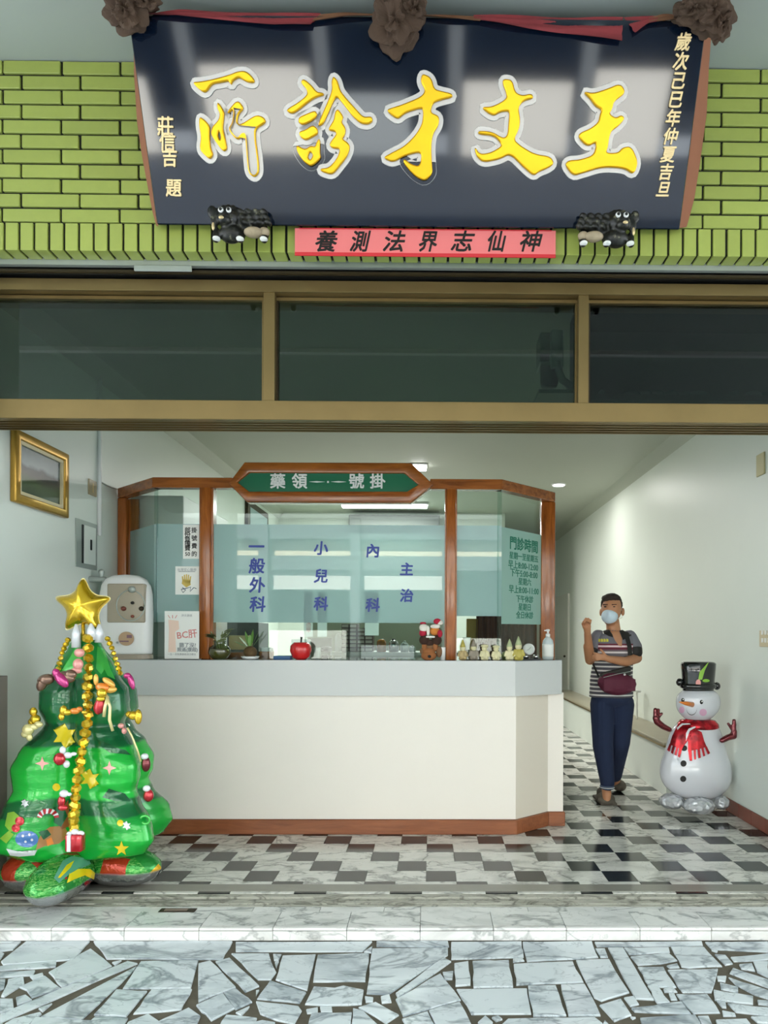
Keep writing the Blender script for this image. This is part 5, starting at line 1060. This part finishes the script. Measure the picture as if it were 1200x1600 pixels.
orn('gold_bell', M['foil_gold'], [(99, 1110, 6, 8), (105, 1113, 8, 5), (96, 1120, 5, 6)], 3.43); orn('gold_clip', M['foil_gold'], [(132, 1113, 5, 3)], 3.43); orn('bell_ribbon', M['foil_orange'], [(117, 1111, 8, 5), (124, 1108, 5, 4)], 3.43)
orn('gold_flower', M['foil_gold'], [(52, 1112, 6, 7), (55, 1124, 8, 8), (50, 1128, 6, 6)], 3.5); orn('cream_rose', M['foil_cream'], [(44, 1140, 9, 9), (40, 1147, 7, 6), (52, 1136, 8, 5), (60, 1132, 7, 5), (46, 1152, 5, 6)], 3.48); orn('gold_horn', M['foil_gold'], [(208, 1118, 8, 7), (216, 1120, 6, 12), (202, 1116, 6, 5)], 3.5)
orn('small_rose', M['foil_rose'], [(189, 1134, 5, 4), (194, 1142, 4, 5)], 3.5); MB().tube([P(199, 1137, 3.49), P(206, 1150, 3.49), P(214, 1170, 3.50), P(220, 1190, 3.51)], .005, 6).build('thin_ribbon', M['foil_cream'], tree, smooth=True)
orn('red_cup', M['foil_red'], [(93, 1186, 9, 10)], 3.38); orn('white_petal', M['foil_white'], [(98, 1172, 5, 6), (106, 1180, 7, 5), (104, 1194, 5, 6), (115, 1178, 5, 3)], 3.39); orn('stocking', M['foil_red'], [(96, 1252, 6, 9), (98, 1262, 8, 5)], 3.36); orn('stocking_cuff', M['foil_white'], [(100, 1240, 7, 6), (108, 1241, 4, 3)], 3.36)
orn('side_bauble', M['foil_maroon'], [(228, 1194, 7, 12)], 3.58); orn('bauble_snow', M['foil_white'], [(226, 1182, 6, 5)], 3.57); orn('side_bauble', M['foil_red'], [(232, 1243, 8, 10)], 3.58); orn('bauble_snow', M['foil_white'], [(229, 1232, 6, 5)], 3.57)
a, b = P(104, 1330, 3.34), P(130, 1303, 3.34); MB().box((a.x, 3.32, a.z), (b.x, 3.37, b.z)).build('gift_box', M['foil_red'], tree, bevel=.008, segs=2); MB().box((P(113.5, 0, 3.34).x, 3.316, a.z + .004), (P(119, 0, 3.34).x, 3.34, b.z)).build('gift_ribbon', M['foil_white'], tree); orn('gift_snow', M['foil_white'], [(109, 1303, 5, 4), (117, 1300, 6, 5), (126, 1302, 6, 4)], 3.34)
mb = MB(); c = P(227, 1281, 3.44); mb.tube([c + Vector((.022 * math.cos(a), -.01 * a / 3, .022 * math.sin(a))) for a in [i * .4 - 2.5 for i in range(14)]], .006, 8); mb.build('valve_loop', M['print_light'], tree, smooth=True)
# foil feet
k = NT('printed_foil_foot'); gp = k.n('NewGeometry'); sx_ = k.n('SeparateXYZ'); k.l(gp.outputs['Position'], sx_.inputs[0])
vo = k.n('TexVoronoi', Scale=8.0); k.l(k.coord(), vo.inputs['Vector']); sc2 = k.n('SeparateColor'); k.l(vo.outputs['Color'], sc2.inputs[0])
nz_ = k.noise(k.coord(scale=(3, 3, 12)), 9, 4, .7, 2); grn = k.ramp(nz_, [(.3, '0a5a20'), (.5, '2f9a3a'), (.7, '9fd07c')])
oth = k.ramp(sc2.outputs[0], [(0, '2a8a3a'), (.45, '4a9c6a'), (.55, 'c02a2a'), (.75, 'd8a81c'), (.9, 'b03a20')], 'CONSTANT'); st_ = k.n('Math', operation='GREATER_THAN', i1=.42); k.l(sc2.outputs[1], st_.inputs[0])
mx = k.n('MixRGB'); k.l(st_.outputs[0], mx.inputs[0]); k.l(grn, mx.inputs[1]); k.l(oth, mx.inputs[2])
zr = k.n('MapRange', i1=.085, i2=.10); k.l(sx_.outputs[2], zr.inputs[0]); m2_ = k.n('MixRGB', i1=lin('c4c6c8')); k.l(zr.outputs[0], m2_.inputs[0]); k.l(mx.outputs[0], m2_.inputs[2]); k.l(m2_.outputs[0], k.b.inputs['Base Color'])
mm_ = k.n('MapRange', i1=.085, i2=.10, i3=.9, i4=.3); k.l(sx_.outputs[2], mm_.inputs[0]); k.l(mm_.outputs[0], k.b.inputs['Metallic']); k.b.inputs['Roughness'].default_value = .15; k.bump(k.noise(k.coord(), 25, 3), .35, .02); M['foil_foot'] = k.m
def foot(az, L, W_, H, cx=None):
    d = Vector((math.cos(az), math.sin(az), 0)); tn = Vector((-d.y, d.x, 0)); mb = MB(); rg = []; n = 26; m_ = 14; c = TC + d * (L * .5 + .03) + Vector((0, 0, H))
    for i in range(m_ + 1):
        t = -1 + 2 * i / m_; s_ = max(.02, (1 - abs(t) ** 2.6) ** .55) * (1 - .12 * t)
        rg.append([c + d * (t * L * .5) + tn * (math.copysign(abs(math.cos(a)) ** .9, math.cos(a)) * W_ * s_ * (1 + .03 * math.sin(i * 2.3 + 4 * a))) + Vector((0, 0, math.copysign(abs(math.sin(a)) ** 1.15, math.sin(a)) * H * s_)) for a in [2 * PI * q / n for q in range(n)]])
    mb.loft(rg); return mb.build('foil_foot', M['foil_foot'], tree, smooth=True)
ff = foot(math.radians(-86), .47, .135, .105); foot(math.radians(-12), .44, .12, .10); foot(math.radians(-143), .36, .13, .11); foot(math.radians(80), .35, .11, .09)

bf = bvh_of([ff])
decal([[(98, 1345), (112, 1338), (138, 1342), (142, 1350), (120, 1352), (108, 1366), (92, 1380), (84, 1372)]], bf, 'teal_ribbon_print', mat('teal_print', '5fa287', .25, coat=.7), tree)
decal([[(108, 1366), (122, 1358), (140, 1358), (156, 1370), (162, 1386), (154, 1388), (146, 1374), (132, 1368), (116, 1374), (104, 1380)], [(104, 1352), (116, 1345), (110, 1356), (94, 1372), (90, 1372)]], bf, 'yellow_ribbon_print', M['foil_yellow'], tree, off=.005)
decal([circ(160, 1368, 7, 6), circ(138, 1381, 7, 5)], bf, 'berry_print', M['foil_red'], tree, off=.004)
# ------------------------------------------------------------------ inflatable snowman
YN = 5.15; S5 = YN / FPX
sm = thing('snowman_balloon', (P(1088, 1260, YN).x, YN, 0), 'white inflatable snowman with black top hat and red tartan scarf by the right wall', 'balloon')
def lens(prof, m, name, dr=.62, Y_=YN, n=32, par=sm):
    rings = []
    for y, xa, xb in prof:
        c = P((xa + xb) / 2, y, Y_); r_ = max((xb - xa) / 2 * Y_ / FPX, .004); rings.append([c + Vector((r_ * math.cos(a), r_ * dr * math.sin(a), 0)) for a in [2 * PI * q / n for q in range(n)]])
    return MB().loft(rings).build(name, m, par, smooth=True)
M['snow'] = mat('white_balloon_foil', 'dcdde4', .22, metal=.05, coat=.6, var=.02, scale=9, bump=.06)
def ipol(pr, k=4):
    out = []
    for i in range(len(pr) - 1):
        p0, p1, p2, p3_ = pr[max(i - 1, 0)], pr[i], pr[i + 1], pr[min(i + 2, len(pr) - 1)]
        for j in range(k):
            t = j / k; out.append(tuple(.5 * (2 * p1[c] + (p2[c] - p0[c]) * t + (2 * p0[c] - 5 * p1[c] + 4 * p2[c] - p3_[c]) * t * t + (3 * p1[c] - p0[c] - 3 * p2[c] + p3_[c]) * t ** 3) for c in range(3)))
    return out + [pr[-1]]
bd = lens(ipol([(1122, 1072, 1102), (1127, 1063, 1112), (1137, 1052, 1123), (1152, 1045, 1129), (1168, 1041, 1133), (1181, 1037, 1137), (1192, 1033, 1141), (1207, 1031.5, 1142.5), (1220, 1034, 1141), (1232, 1042, 1135), (1242, 1056, 1124), (1248, 1072, 1108), (1250, 1084, 1096)]), M['snow'], 'body')
hd_ = lens(ipol([(1077, 1072, 1110), (1080, 1066, 1117), (1087, 1059, 1123), (1097, 1057, 1125), (1107, 1058, 1123), (1116, 1063, 1117), (1124, 1072, 1108), (1129, 1082, 1098), (1130, 1087, 1093)]), M['snow'], 'head', .7)
M['hat'] = mat('black_balloon_foil', '060608', .15, metal=.2, coat=1)
ht = lens([(1033.5, 1072, 1110), (1034.5, 1066, 1116), (1037, 1063.5, 1118.5), (1050, 1065, 1117.5), (1066, 1066, 1116), (1077, 1066.5, 1115), (1079.5, 1067, 1114.5), (1080, 1072, 1110)], M['hat'], 'hat', .68)
mb = MB(); mb.ball(P(1062, 1066, YN), (.028, .03, .03)); mb.ball(P(1120, 1072, YN), (.026, .03, .03)); rg_ = [[P(1091, 1072, YN) + Vector((r_ * math.cos(a), r_ * .68 * math.sin(a), z)) for a in [2 * PI * q / 28 for q in range(28)]] for r_, z in ((.12, -.02), (.137, -.01), (.137, .015), (.12, .02))]; mb.loft(rg_); mb.build('hat_brim', M['hat'], sm, smooth=True)
bs = bvh_of([bd, hd_, ht])
for xy in ((1067, 1094), (1096, 1097)): decal([circ(xy[0], xy[1], 2.6, 3.4)], bs, 'eye', M['ink'], sm, .002, 3)
for xy in ((1067.6, 1093), (1096.8, 1096)): decal([circ(xy[0], xy[1], .9, 1.1, 8)], bs, 'eye_glint', M['paper'], sm, .003, 3)
mb = MB(); a = P(1083, 1100.5, YN); hh = bs.ray_cast(EYE, ray(1082, 1101))[0]; tip = P(1061, 1097, hh.y - .045); mb.tube([hh, hh.lerp(tip, .5), tip], [.020, .015, .003], 12); mb.build('carrot_nose', M['foil_orange'], sm, smooth=True)
decal([circ(1065.5, 1109, 4.2, 5.2), circ(1098.5, 1113, 5.8, 5.6)], bs, 'cheek', mat('pink_print', 'd9a8c4', .3), sm, .0022, 4)
sm_pts = [(1072.5 + 8.2 - 8.2 * math.cos(PI * k / 10), 1107 + 10.5 * math.sin(PI * k / 10)) for k in range(11)]; decal([[(x, y) for x, y in sm_pts] + [(x, y - 1.0) for x, y in sm_pts[::-1]]], bs, 'smile', M['ink'], sm, .0024, 2)
decal([circ(1069, 1169, 4.8, 4.6)], bs, 'button', M['ink'], sm, .003, 4); decal([circ(1068, 1193, 4.8, 5)], bs, 'button', M['ink'], sm, .003, 4); decal([circ(1067.5, 1217, 4.8, 4.8)], bs, 'button', M['ink'], sm, .003, 4)
k = NT('tartan_foil'); v = k.coord(); cb = k.n('TexNoise', Scale=18.0); k.l(v, cb.inputs['Vector']); k.l(k.ramp(cb.outputs['Fac'], [(.35, '7c0c16'), (.5, 'b01824'), (.65, 'd02430')]), k.b.inputs['Base Color']); k.b.inputs['Metallic'].default_value = .5; k.b.inputs['Roughness'].default_value = .2; M['tartan'] = k.m
MB().loft([[P(1090, 1126 + dy_, YN) + Vector((r_ * math.cos(a), r_ * .72 * math.sin(a), 0)) for a in [2 * PI * q / 30 for q in range(30)]] for dy_, r_ in ((-3, .085), (-1, .13), (5, .155), (10, .160), (12, .15))]).build('scarf', M['tartan'], sm, smooth=True)
bs = bvh_of([bd, sm.children[-1]])
decal([[(1072, 1124), (1084, 1127), (1092, 1131), (1080, 1138), (1071, 1150), (1068, 1162), (1066, 1170), (1057, 1168), (1047, 1163), (1051, 1150), (1060, 1132)], [(1046.8, 1162), (1050, 1163.5), (1046.8, 1175), (1043.2, 1172)], [(1052, 1164), (1055.2, 1166), (1052, 1178.5), (1048.6, 1176)], [(1057, 1167), (1060, 1168), (1057, 1181), (1053.8, 1179)], [(1061.5, 1168), (1066, 1169), (1062.5, 1184), (1059, 1182)]], bs, 'scarf_tail', M['tartan'], sm, .010, 4)
decal([[(1073, 1146), (1084, 1138), (1096, 1144), (1100, 1158), (1104, 1167), (1090, 1171), (1075, 1174), (1075, 1160)], [(1100.5, 1167), (1104, 1166), (1109, 1177), (1105.5, 1179)], [(1095.5, 1169), (1098.8, 1168), (1101.5, 1181), (1098.5, 1182)], [(1089.5, 1170.5), (1093.2, 1169.5), (1094.8, 1184), (1091, 1185)], [(1083.5, 1172), (1087, 1171), (1087.5, 1186.5), (1084.5, 1187)], [(1075.2, 1173), (1080.6, 1172.5), (1081.5, 1189), (1077.5, 1189)]], bs, 'scarf_tail', M['tartan'], sm, .010, 4)
decal([[(1058, 1138), (1066, 1131), (1078, 1131), (1080, 1132.5), (1067, 1133.5), (1059, 1141)], [(1072, 1146), (1076, 1139), (1086, 1135), (1087, 1137), (1078, 1142), (1074, 1152), (1072, 1158)]], bs, 'scarf_edge', M['foil_white'], sm, .013, 5)
bs2 = bvh_of([ht]); decal([[(1091, 1062), (1093, 1050), (1100, 1042), (1108, 1033.5), (1101, 1048), (1097, 1062)], ], bs2, 'leaf_print', M['foil_lime'], sm, .003, 4); decal([circ(1103, 1063.5, 5.5, 2.6)], bs2, 'leaf_print', M['foil_lime'], sm, .0035, 4); decal([circ(1091, 1067, 4, 5.5)], bs2, 'berry_print', M['foil_rose'], sm, .0035, 4)
def glove(pts, th, YN=5.15):
    mb = MB()
    for (a, ra), (b, rb_) in zip(pts[:-1], pts[1:]): mb.cap(P(*a, YN), ra, P(*b, YN), rb_)
    for a, b, r_ in th: mb.cap(P(*a, YN), r_ * 1.1, P(*b, YN), r_)
    blob(mb, 'arm', M['foil_maroon'], sm, .006, 2)
glove([((1046, 1140), .020), ((1036, 1135), .024), ((1027, 1128), .026), ((1025, 1122), .026)], [((1024, 1122), (1024, 1109), .016), ((1028, 1122), (1034, 1115), .011), ((1026, 1120), (1029, 1109), .012)])
glove([((1128, 1157), .020), ((1138, 1152), .024), ((1146, 1150), .026), ((1147, 1143), .022)], [((1147, 1143), (1147, 1126), .015), ((1144, 1140), (1138, 1131), .011), ((1147, 1140), (1149, 1132), .010)], 5.03)
M['foil_clump'] = NT('crumpled_silver_foil').m; k = NT('crumpled_silver_foil'); k.b.inputs['Base Color'].default_value = lin('d6d8dc'); k.b.inputs['Metallic'].default_value = .45; k.b.inputs['Roughness'].default_value = .22; vo = k.n('TexVoronoi', Scale=30.0); k.l(k.coord(), vo.inputs['Vector']); k.bump(vo.outputs['Distance'], .8, .02); M['foil_clump'] = k.m
for x0, x1, yb_, h_, Y_ in ((1030, 1070, 1264, 24, 5.13), (1068, 1117, 1272, 26, 5.02), (1112, 1138, 1264, 22, 5.12)):
    c = P((x0 + x1) / 2, yb_ - h_ / 2, Y_); rr_ = random.Random(x0); mb = MB(); n = 24; m_ = 14; rg = []
    c.z = max(c.z, h_ * .5 * Y_ / FPX)
    for i in range(m_ + 1):
        t = -PI / 2 + PI * min(max(i, .1), m_ - .1) / m_; rg.append([c + Vector((math.cos(t) * math.cos(a) * (x1 - x0) / 2 * Y_ / FPX, math.cos(t) * math.sin(a) * .09, math.sin(t) * h_ / 2 * Y_ / FPX)) * 1.0 + Vector((rr_.uniform(-.004, .004), rr_.uniform(-.004, .004), rr_.uniform(-.002, .004))) for a in [2 * PI * q / n for q in range(n)]])
    mb.loft(rg).build('foil_weight', M['foil_clump'], sm, smooth=True)

# ------------------------------------------------------------------ the man
YM = 5.45
def W(px, py, dy=0.0): return P(px, py, YM + dy)
man = thing('person', (W(955, 0).x, YM, 0), 'man in striped polo shirt, face mask and navy trousers walking with a maroon waist bag', 'person')
skin = mat('tanned_skin', 'bd8560', .5, var=.08, scale=20)
mb = MB()
mb.ball(W(955, 951), (.078, .095, .118), 24, 14, Matrix.Rotation(.04, 3, 'Y')); mb.ball(W(954, 966, -.02), (.058, .07, .06)); mb.ball(W(952, 958, -.095), (.013, .016, .02))
mb.ball(W(973.2, 956, -.005), (.014, .022, .034)); mb.ball(W(938.5, 957, .02), (.010, .02, .03))
mb.cap(W(957, 968, .01), .052, W(959, 990, .02), .06)
mb.cap(W(940, 997, .03), .05, W(978, 997, .03), .05); mb.ball(W(958, 1020, .03), (.145, .09, .17)); mb.ball(W(957, 1060, .03), (.13, .09, .16)); mb.ball(W(957, 1088, .03), (.13, .08, .08))
# right arm (viewer's left): elbow low, hand raised
mb.cap(W(932, 1000, .03), .048, W(922, 1031, .02), .040); mb.cap(W(922, 1031, .02), .042, W(918, 990, -.13), .028); mb.cap(W(922, 1028, .0), .044, W(919, 1010, -.06), .040)
hp = W(917, 979, -.16); mb.cap(W(918, 988, -.14), .027, hp, .030); mb.ball(hp, (.033, .022, .042))
for i, (dx, dz, ex, ez) in enumerate(((-.022, .030, -.028, .050), (-.006, .036, -.018, .062), (.010, .034, .002, .060), (.022, .026, .020, .048))):
    a = hp + Vector((dx, -.012, dz)); b = hp + Vector((ex, -.042, ez)); c = hp + Vector((ex - .010, -.062, ez - .022)); mb.cap(a, .0098, b, .009, 8); mb.cap(b, .009, c, .008, 8)
mb.cap(hp + Vector((-.026, -.012, -.008)), .011, hp + Vector((-.042, -.035, .022)), .010, 8); mb.cap(hp + Vector((-.042, -.035, .022)), .010, hp + Vector((-.036, -.056, .042)), .008, 8)
# left arm (viewer's right): forearm across the belly
mb.cap(W(987, 1002, .03), .050, W(995, 1028, .0), .042); mb.cap(W(995, 1028, .0), .043, W(978, 1034, -.10), .040); mb.cap(W(978, 1034, -.10), .040, W(952, 1030, -.19), .027)
h2 = W(943, 1027, -.20); mb.cap(W(952, 1030, -.19), .027, h2, .024); mb.ball(h2, (.040, .020, .028))
for i, (z0, z1, L_) in enumerate(((.020, .034, .045), (.007, .010, .054), (-.006, -.008, .050), (-.017, -.024, .040))):
    a = h2 + Vector((-.028, -.004, z0)); b = a + Vector((-L_ * .6, .004, (z1 - z0) * .6)); c = a + Vector((-L_, .022, (z1 - z0))); mb.cap(a, .0095, b, .009, 8); mb.cap(b, .009, c, .0078, 8)
mb.cap(h2 + Vector((.005, -.008, .024)), .011, h2 + Vector((-.012, -.014, .046)), .010, 8); mb.cap(h2 + Vector((-.012, -.014, .046)), .010, h2 + Vector((-.026, -.012, .060)), .008, 8)
# legs
mb.cap(W(940, 1105, .02), .070, W(940, 1165, -.03), .055); mb.cap(W(940, 1165, -.03), .055, W(948, 1240, -.03), .036); mb.cap(W(948, 1238, -.03), .038, W(948, 1250, -.06), .030)
mb.cap(W(973, 1105, .04), .070, W(971, 1162, .08), .055); mb.cap(W(971, 1162, .08), .055, P(962, 1222, 5.85), .034)
blob(mb, 'body', skin, man, .0052, 3)
# hair
mb = MB(); mb.ball(W(955.5, 944, .035), (.085, .088, .090), 22, 12); mb.ball(W(957, 954, .06), (.076, .06, .08)); mb.ball(W(955, 935, -.025), (.078, .060, .038)); mb.cap(W(970, 942, -.02), .014, W(971, 950, -.005), .009); mb.cap(W(941.5, 941, .0), .013, W(940.5, 948, .015), .009)
hr = blob(mb, 'hair', mat('dark_brown_hair', '2c2018', .8, var=.5, scale=70), man, .006, 2)
dt = hr.modifiers.new('d', 'DISPLACE'); tx = bpy.data.textures.new('hairnoise', 'CLOUDS'); tx.noise_scale = .02; dt.texture = tx; dt.strength = .012
for x, dx in ((945.5, .007), (959.5, -.007)):
    mb = MB(); mb.ball(W(x, 948, -.083 + dx), (.011, .007, .005)); mb.build('eye', M['ink'], man, smooth=True)
    mb = MB(); mb.cap(W(x - 3, 944.8, -.082 + dx * 1.3), .004, W(x + 3.4, 944.5, -.082 + dx), .0035, 6); mb.build('eyebrow', M['toydark'], man, smooth=True)
mb = MB(); mb.ball(W(952.5, 963, -.048), (.066, .066, .060), 22, 12); mb.ball(W(951.5, 961, -.092), (.030, .026, .036)); mk = blob(mb, 'face_mask', mat('pale_blue_mask', 'cfe2f0', .75, var=.03, scale=40), man, .005, 3)
MB().tube([W(966, 956, -.07), W(971, 953, -.03), W(974, 956, .0)], .0022, 6).tube([W(966, 967, -.07), W(971, 966, -.03), W(974, 961, .0)], .0022, 6).build('ear_loop', M['paper'], mk)
# shirt
k = NT('striped_polo_cloth'); gp = k.n('NewGeometry'); sx_ = k.n('SeparateXYZ'); k.l(gp.outputs['Position'], sx_.inputs[0])
z_of = lambda y: 1.34 - (y - 993) * 5.32 / FPX
md = k.n('Math', operation='MULTIPLY', i1=1 / .0325); k.l(sx_.outputs[2], md.inputs[0]); fr_ = k.n('Math', operation='FRACT'); k.l(md.outputs[0], fr_.inputs[0])
stripe = k.ramp(fr_.outputs[0], [(0, '54525a'), (.62, 'e2dfdc')], 'CONSTANT')
mr = k.n('MapRange', i1=z_of(1024), i2=z_of(1000)); k.l(sx_.outputs[2], mr.inputs[0])
upc = k.ramp(mr.outputs[0], [(0, '6f6a70'), (.16, 'e6dcdc'), (.28, '6e5f66'), (.40, '6e2a3a'), (.56, 'ead0d4'), (.68, '6e2a3a'), (.80, '74737c')], 'CONSTANT')
gt = k.n('Math', operation='GREATER_THAN', i1=z_of(1024)); k.l(sx_.outputs[2], gt.inputs[0]); mx = k.n('MixRGB'); k.l(gt.outputs[0], mx.inputs[0]); k.l(stripe, mx.inputs[1]); k.l(upc, mx.inputs[2])
k.l(mx.outputs[0], k.b.inputs['Base Color']); k.b.inputs['Roughness'].default_value = .85; k.bump(k.noise(k.coord(), 12, 2), .4, .03); M['polo'] = k.m
grey = mat('grey_jersey', '77767f', .85, var=.05, scale=20)
mb = MB(); n = 26
rows = [(984, 947, 969, .06), (988, 936, 982, .085), (994, 929, 991, .10), (1004, 927, 993, .11), (1020, 926, 992, .115), (1040, 925, 989, .115), (1060, 922, 988, .12), (1078, 921, 989, .125), (1089, 920, 990, .125), (1090, 930, 982, .10)]
mb.loft([[W((xa + xb) / 2, y, .03) + Vector(((xb - xa) / 2 * YM / FPX * math.cos(a), d_ * math.sin(a) + (.006 * math.sin(3 * a + y * .1)), 0)) for a in [2 * PI * q / n for q in range(n)]] for y, xa, xb, d_ in rows]); sh = blob(mb, 'shirt', M['polo'], man, .007, 3)
mb = MB(); mb.cap(W(935, 995, .03), .060, W(927, 1013, .025), .060); mb.build('sleeve', grey, man, smooth=True) if 0 else blob(mb, 'sleeve', grey, man, .007, 2)
mb = MB(); mb.cap(W(983, 996, .03), .062, W(991, 1012, .01), .064); blob(mb, 'sleeve', grey, man, .007, 2)
mb = MB(); mb.cap(W(991.2, 1015, .005), .064, W(992.2, 1019, .0), .060); blob(mb, 'sleeve_cuff', M['ink'], man, .007, 1)
mb = MB(); mb.cap(W(926.8, 1014, .025), .061, W(926.2, 1018, .02), .058); blob(mb, 'sleeve_cuff', M['ink'], man, .007, 1)
bh = bvh_of([sh]); decal([[(950, 983), (966, 983), (972, 998), (971.5, 1010), (967, 1009), (961, 1001), (956, 990)]], bh, 'open_neckline', skin, man, .004, 4)
decal([[(942, 979), (950, 982), (957, 992), (958, 996), (951, 994), (943, 990), (941, 984)], [(966, 981), (974, 978), (986, 984), (988, 992), (983, 995), (976, 991), (973, 1000), (970, 992)]], bh, 'collar', M['ink'], man, .008, 4)
decal([[(940, 980), (941.5, 980), (944, 991), (942.5, 991)]], bh, 'collar_trim', M['paper'], man, .010, 4)
decal([[(931 + i * 4.1, 998), (934 + i * 4.1, 998.5), (934.4 + i * 4.1, 1002.5), (931 + i * 4.1, 1003)] for i in range(5)], bh, 'chest_print', mat('yellow_print_letters', 'd6cf4a', .6), man, .004, 3)
bs_ = bvh_of([sh]); 
def strap(pts, w_=2.6):
    a = [(x - w_, y) for x, y in pts]; b = [(x + w_, y) for x, y in pts[::-1]]; decal([a + b], bs_, 'bag_strap', M['ink'], man, .010, 5)
strap([(974, 981), (979, 995), (983, 1010), (984, 1024)], 3.4); strap([(926, 1034), (931, 1046), (936, 1058)], 1.6)
# trousers
mb = MB(); mb.ball(W(956, 1092, .03), (.172, .13, .07)); mb.cap(W(941, 1100, .02), .098, W(942, 1165, -.03), .082); mb.cap(W(942, 1165, -.03), .082, W(949, 1222, -.03), .058); mb.cap(W(949, 1222, -.03), .058, W(948, 1228, -.03), .05)
mb.cap(W(972, 1100, .04), .098, W(969, 1160, .08), .080); mb.cap(W(969, 1160, .08), .080, P(961, 1212, 5.82), .058)
blob(mb, 'trousers', mat('navy_trousers', '1e2a48', .9, var=.15, scale=10, bump=.3), man, .008, 4)
MB().lathe(W(948.5, 1232, -.035), [(.056, 0), (.058, .014), (.055, .026)], 18).build('trouser_hem', mat('grey_hem', '4c5a70', .9), man, smooth=True); MB().lathe(W(948.5, 1230, -.035), [(.0585, 0), (.0585, .004)], 18).build('hem_stripe', M['paper'], man)
shoe = mat('grey_slipper', '5d564c', .85, var=.2, scale=20)
mb = MB(); p = PZ(948, 1254, 0); mb.ball(Vector((p.x - .01, p.y + .0, .036)), (.075, .10, .045)); mb.ball(Vector((p.x + .012, p.y + .14, .045)), (.058, .10, .048)); mb.ball(Vector((p.x - .02, p.y - .06, .028)), (.068, .06, .032)); mb.box((p.x - .07, p.y - .10, 0), (p.x + .06, p.y + .20, .02)); blob(mb, 'slipper', shoe, man, .007, 3)
mb = MB(); p = PZ(967, 1236, 0); mb.ball(Vector((p.x, p.y, .05)), (.060, .10, .05)); mb.ball(Vector((p.x - .01, p.y + .13, .09)), (.052, .09, .05), rot=Matrix.Rotation(.35, 3, 'X')); mb.cap(Vector((p.x - .0, p.y - .03, .02)), .02, Vector((p.x, p.y + .04, .02)), .02); blob(mb, 'slipper', shoe, man, .007, 3)
# waist bag
mb = MB(); mb.ball(W(965, 1069, -.15), (.150, .065, .088)); mb.ball(W(955, 1066, -.15), (.11, .06, .075)); mb.box(W(943, 1080, -.20), W(988, 1060, -.11)); bg_ = blob(mb, 'waist_bag', mat('maroon_nylon', '5a1730', .7, var=.15, scale=15, bump=.3), man, .007, 4)
mb = MB(); a, b = W(938, 1056, -.165), W(986, 1048, -.15); mb.prism([a + Vector((0, 0, -.03)), b + Vector((0, 0, -.035)), b + Vector((0, 0, .035)), a + Vector((.01, 0, .02))], (0, .06, 0)); blob(mb, 'bag_pocket', mat('black_green_nylon', '2a2722', .7), man, .006, 3)
MB().tube([W(943, 1058.5, -.20), W(965, 1053, -.205), W(986, 1049, -.18)], .0028, 6).build('zip', M['strip'], man)
mb = MB(); mb.ball(W(976, 1054, -.20), .009); mb.build('zip_pull', M['paper'], man, smooth=True)
tag(MB().tube([hp + Vector((-.038, -.056, .046)), hp + Vector((-.085, -.065, .052))], .0038, 8).build('cigarette', M['paper']), 'thin white cigarette held up in the raised hand of the man', 'cigarette')

# ------------------------------------------------------------------ the street behind the camera (seen in reflections)
asph = mat('grey_asphalt', '3a4048', .85, var=.1, scale=3); struct(MB().box((-40, -14, -.35), (40, -1.7, -.22)).build('street_ground', asph))
ob = thing('opposite_building', (0, -14, -.22), 'pale arcade building across the street facing the clinic', 'building')
wht = mat('sunlit_white_wall', 'e6e6e2', .7); crm = mat('cream_wall', 'efe3c6', .7); gry = mat('grey_beam', '6f757a', .7); drk = mat('dark_arcade', '23282e', .8); blu = mat('grey_shutter', 'a3abb0', .6)
MB().box((-30, -16.5, -.2), (30, -16, 12)).build('rear_wall', drk, ob)  # near-black colour stands in for the shade inside the arcade
MB().box((-30, -14.2, 3.56), (30, -13.8, 4.04)).build('beam', gry, ob); MB().box((-30, -14.3, 4.04), (30, -14.0, 4.6)).build('parapet', crm, ob); MB().box((-30, -14.2, 4.6), (30, -13.7, 5.3)).build('beam', gry, ob); MB().box((-30, -14.4, 5.3), (30, -14.0, 11)).build('upper_wall', mat('grey_upper_wall', '9aa0a2', .8), ob)
for i in range(-9, 10):
    x = i * 3.1 - 2.6; MB().box((x - .16, -14.0, -.2), (x + .16, -13.6, 5.3)).build('pillar', gry, ob)
    if i % 4 != 1: MB().box((x + .16, -14.1, 2.9), (x + 2.94, -13.95, 3.56)).build('sign_panel', wht, ob)
    MB().box((x + .2, -13.9, -.2), (x + 2.0 + .8 * (i % 2), -13.7, 1.0 + .25 * (i % 3))).build('reflected_band_wall', wht if i % 3 else blu, ob)  # unseen pale boxes, added for the bright band reflected in the name board
    for j in range(2): MB().box((x + .6, -14.05, 6.2 + 2.6 * j), (x + 2.4, -13.98, 7.6 + 2.6 * j)).build('window', drk, ob)
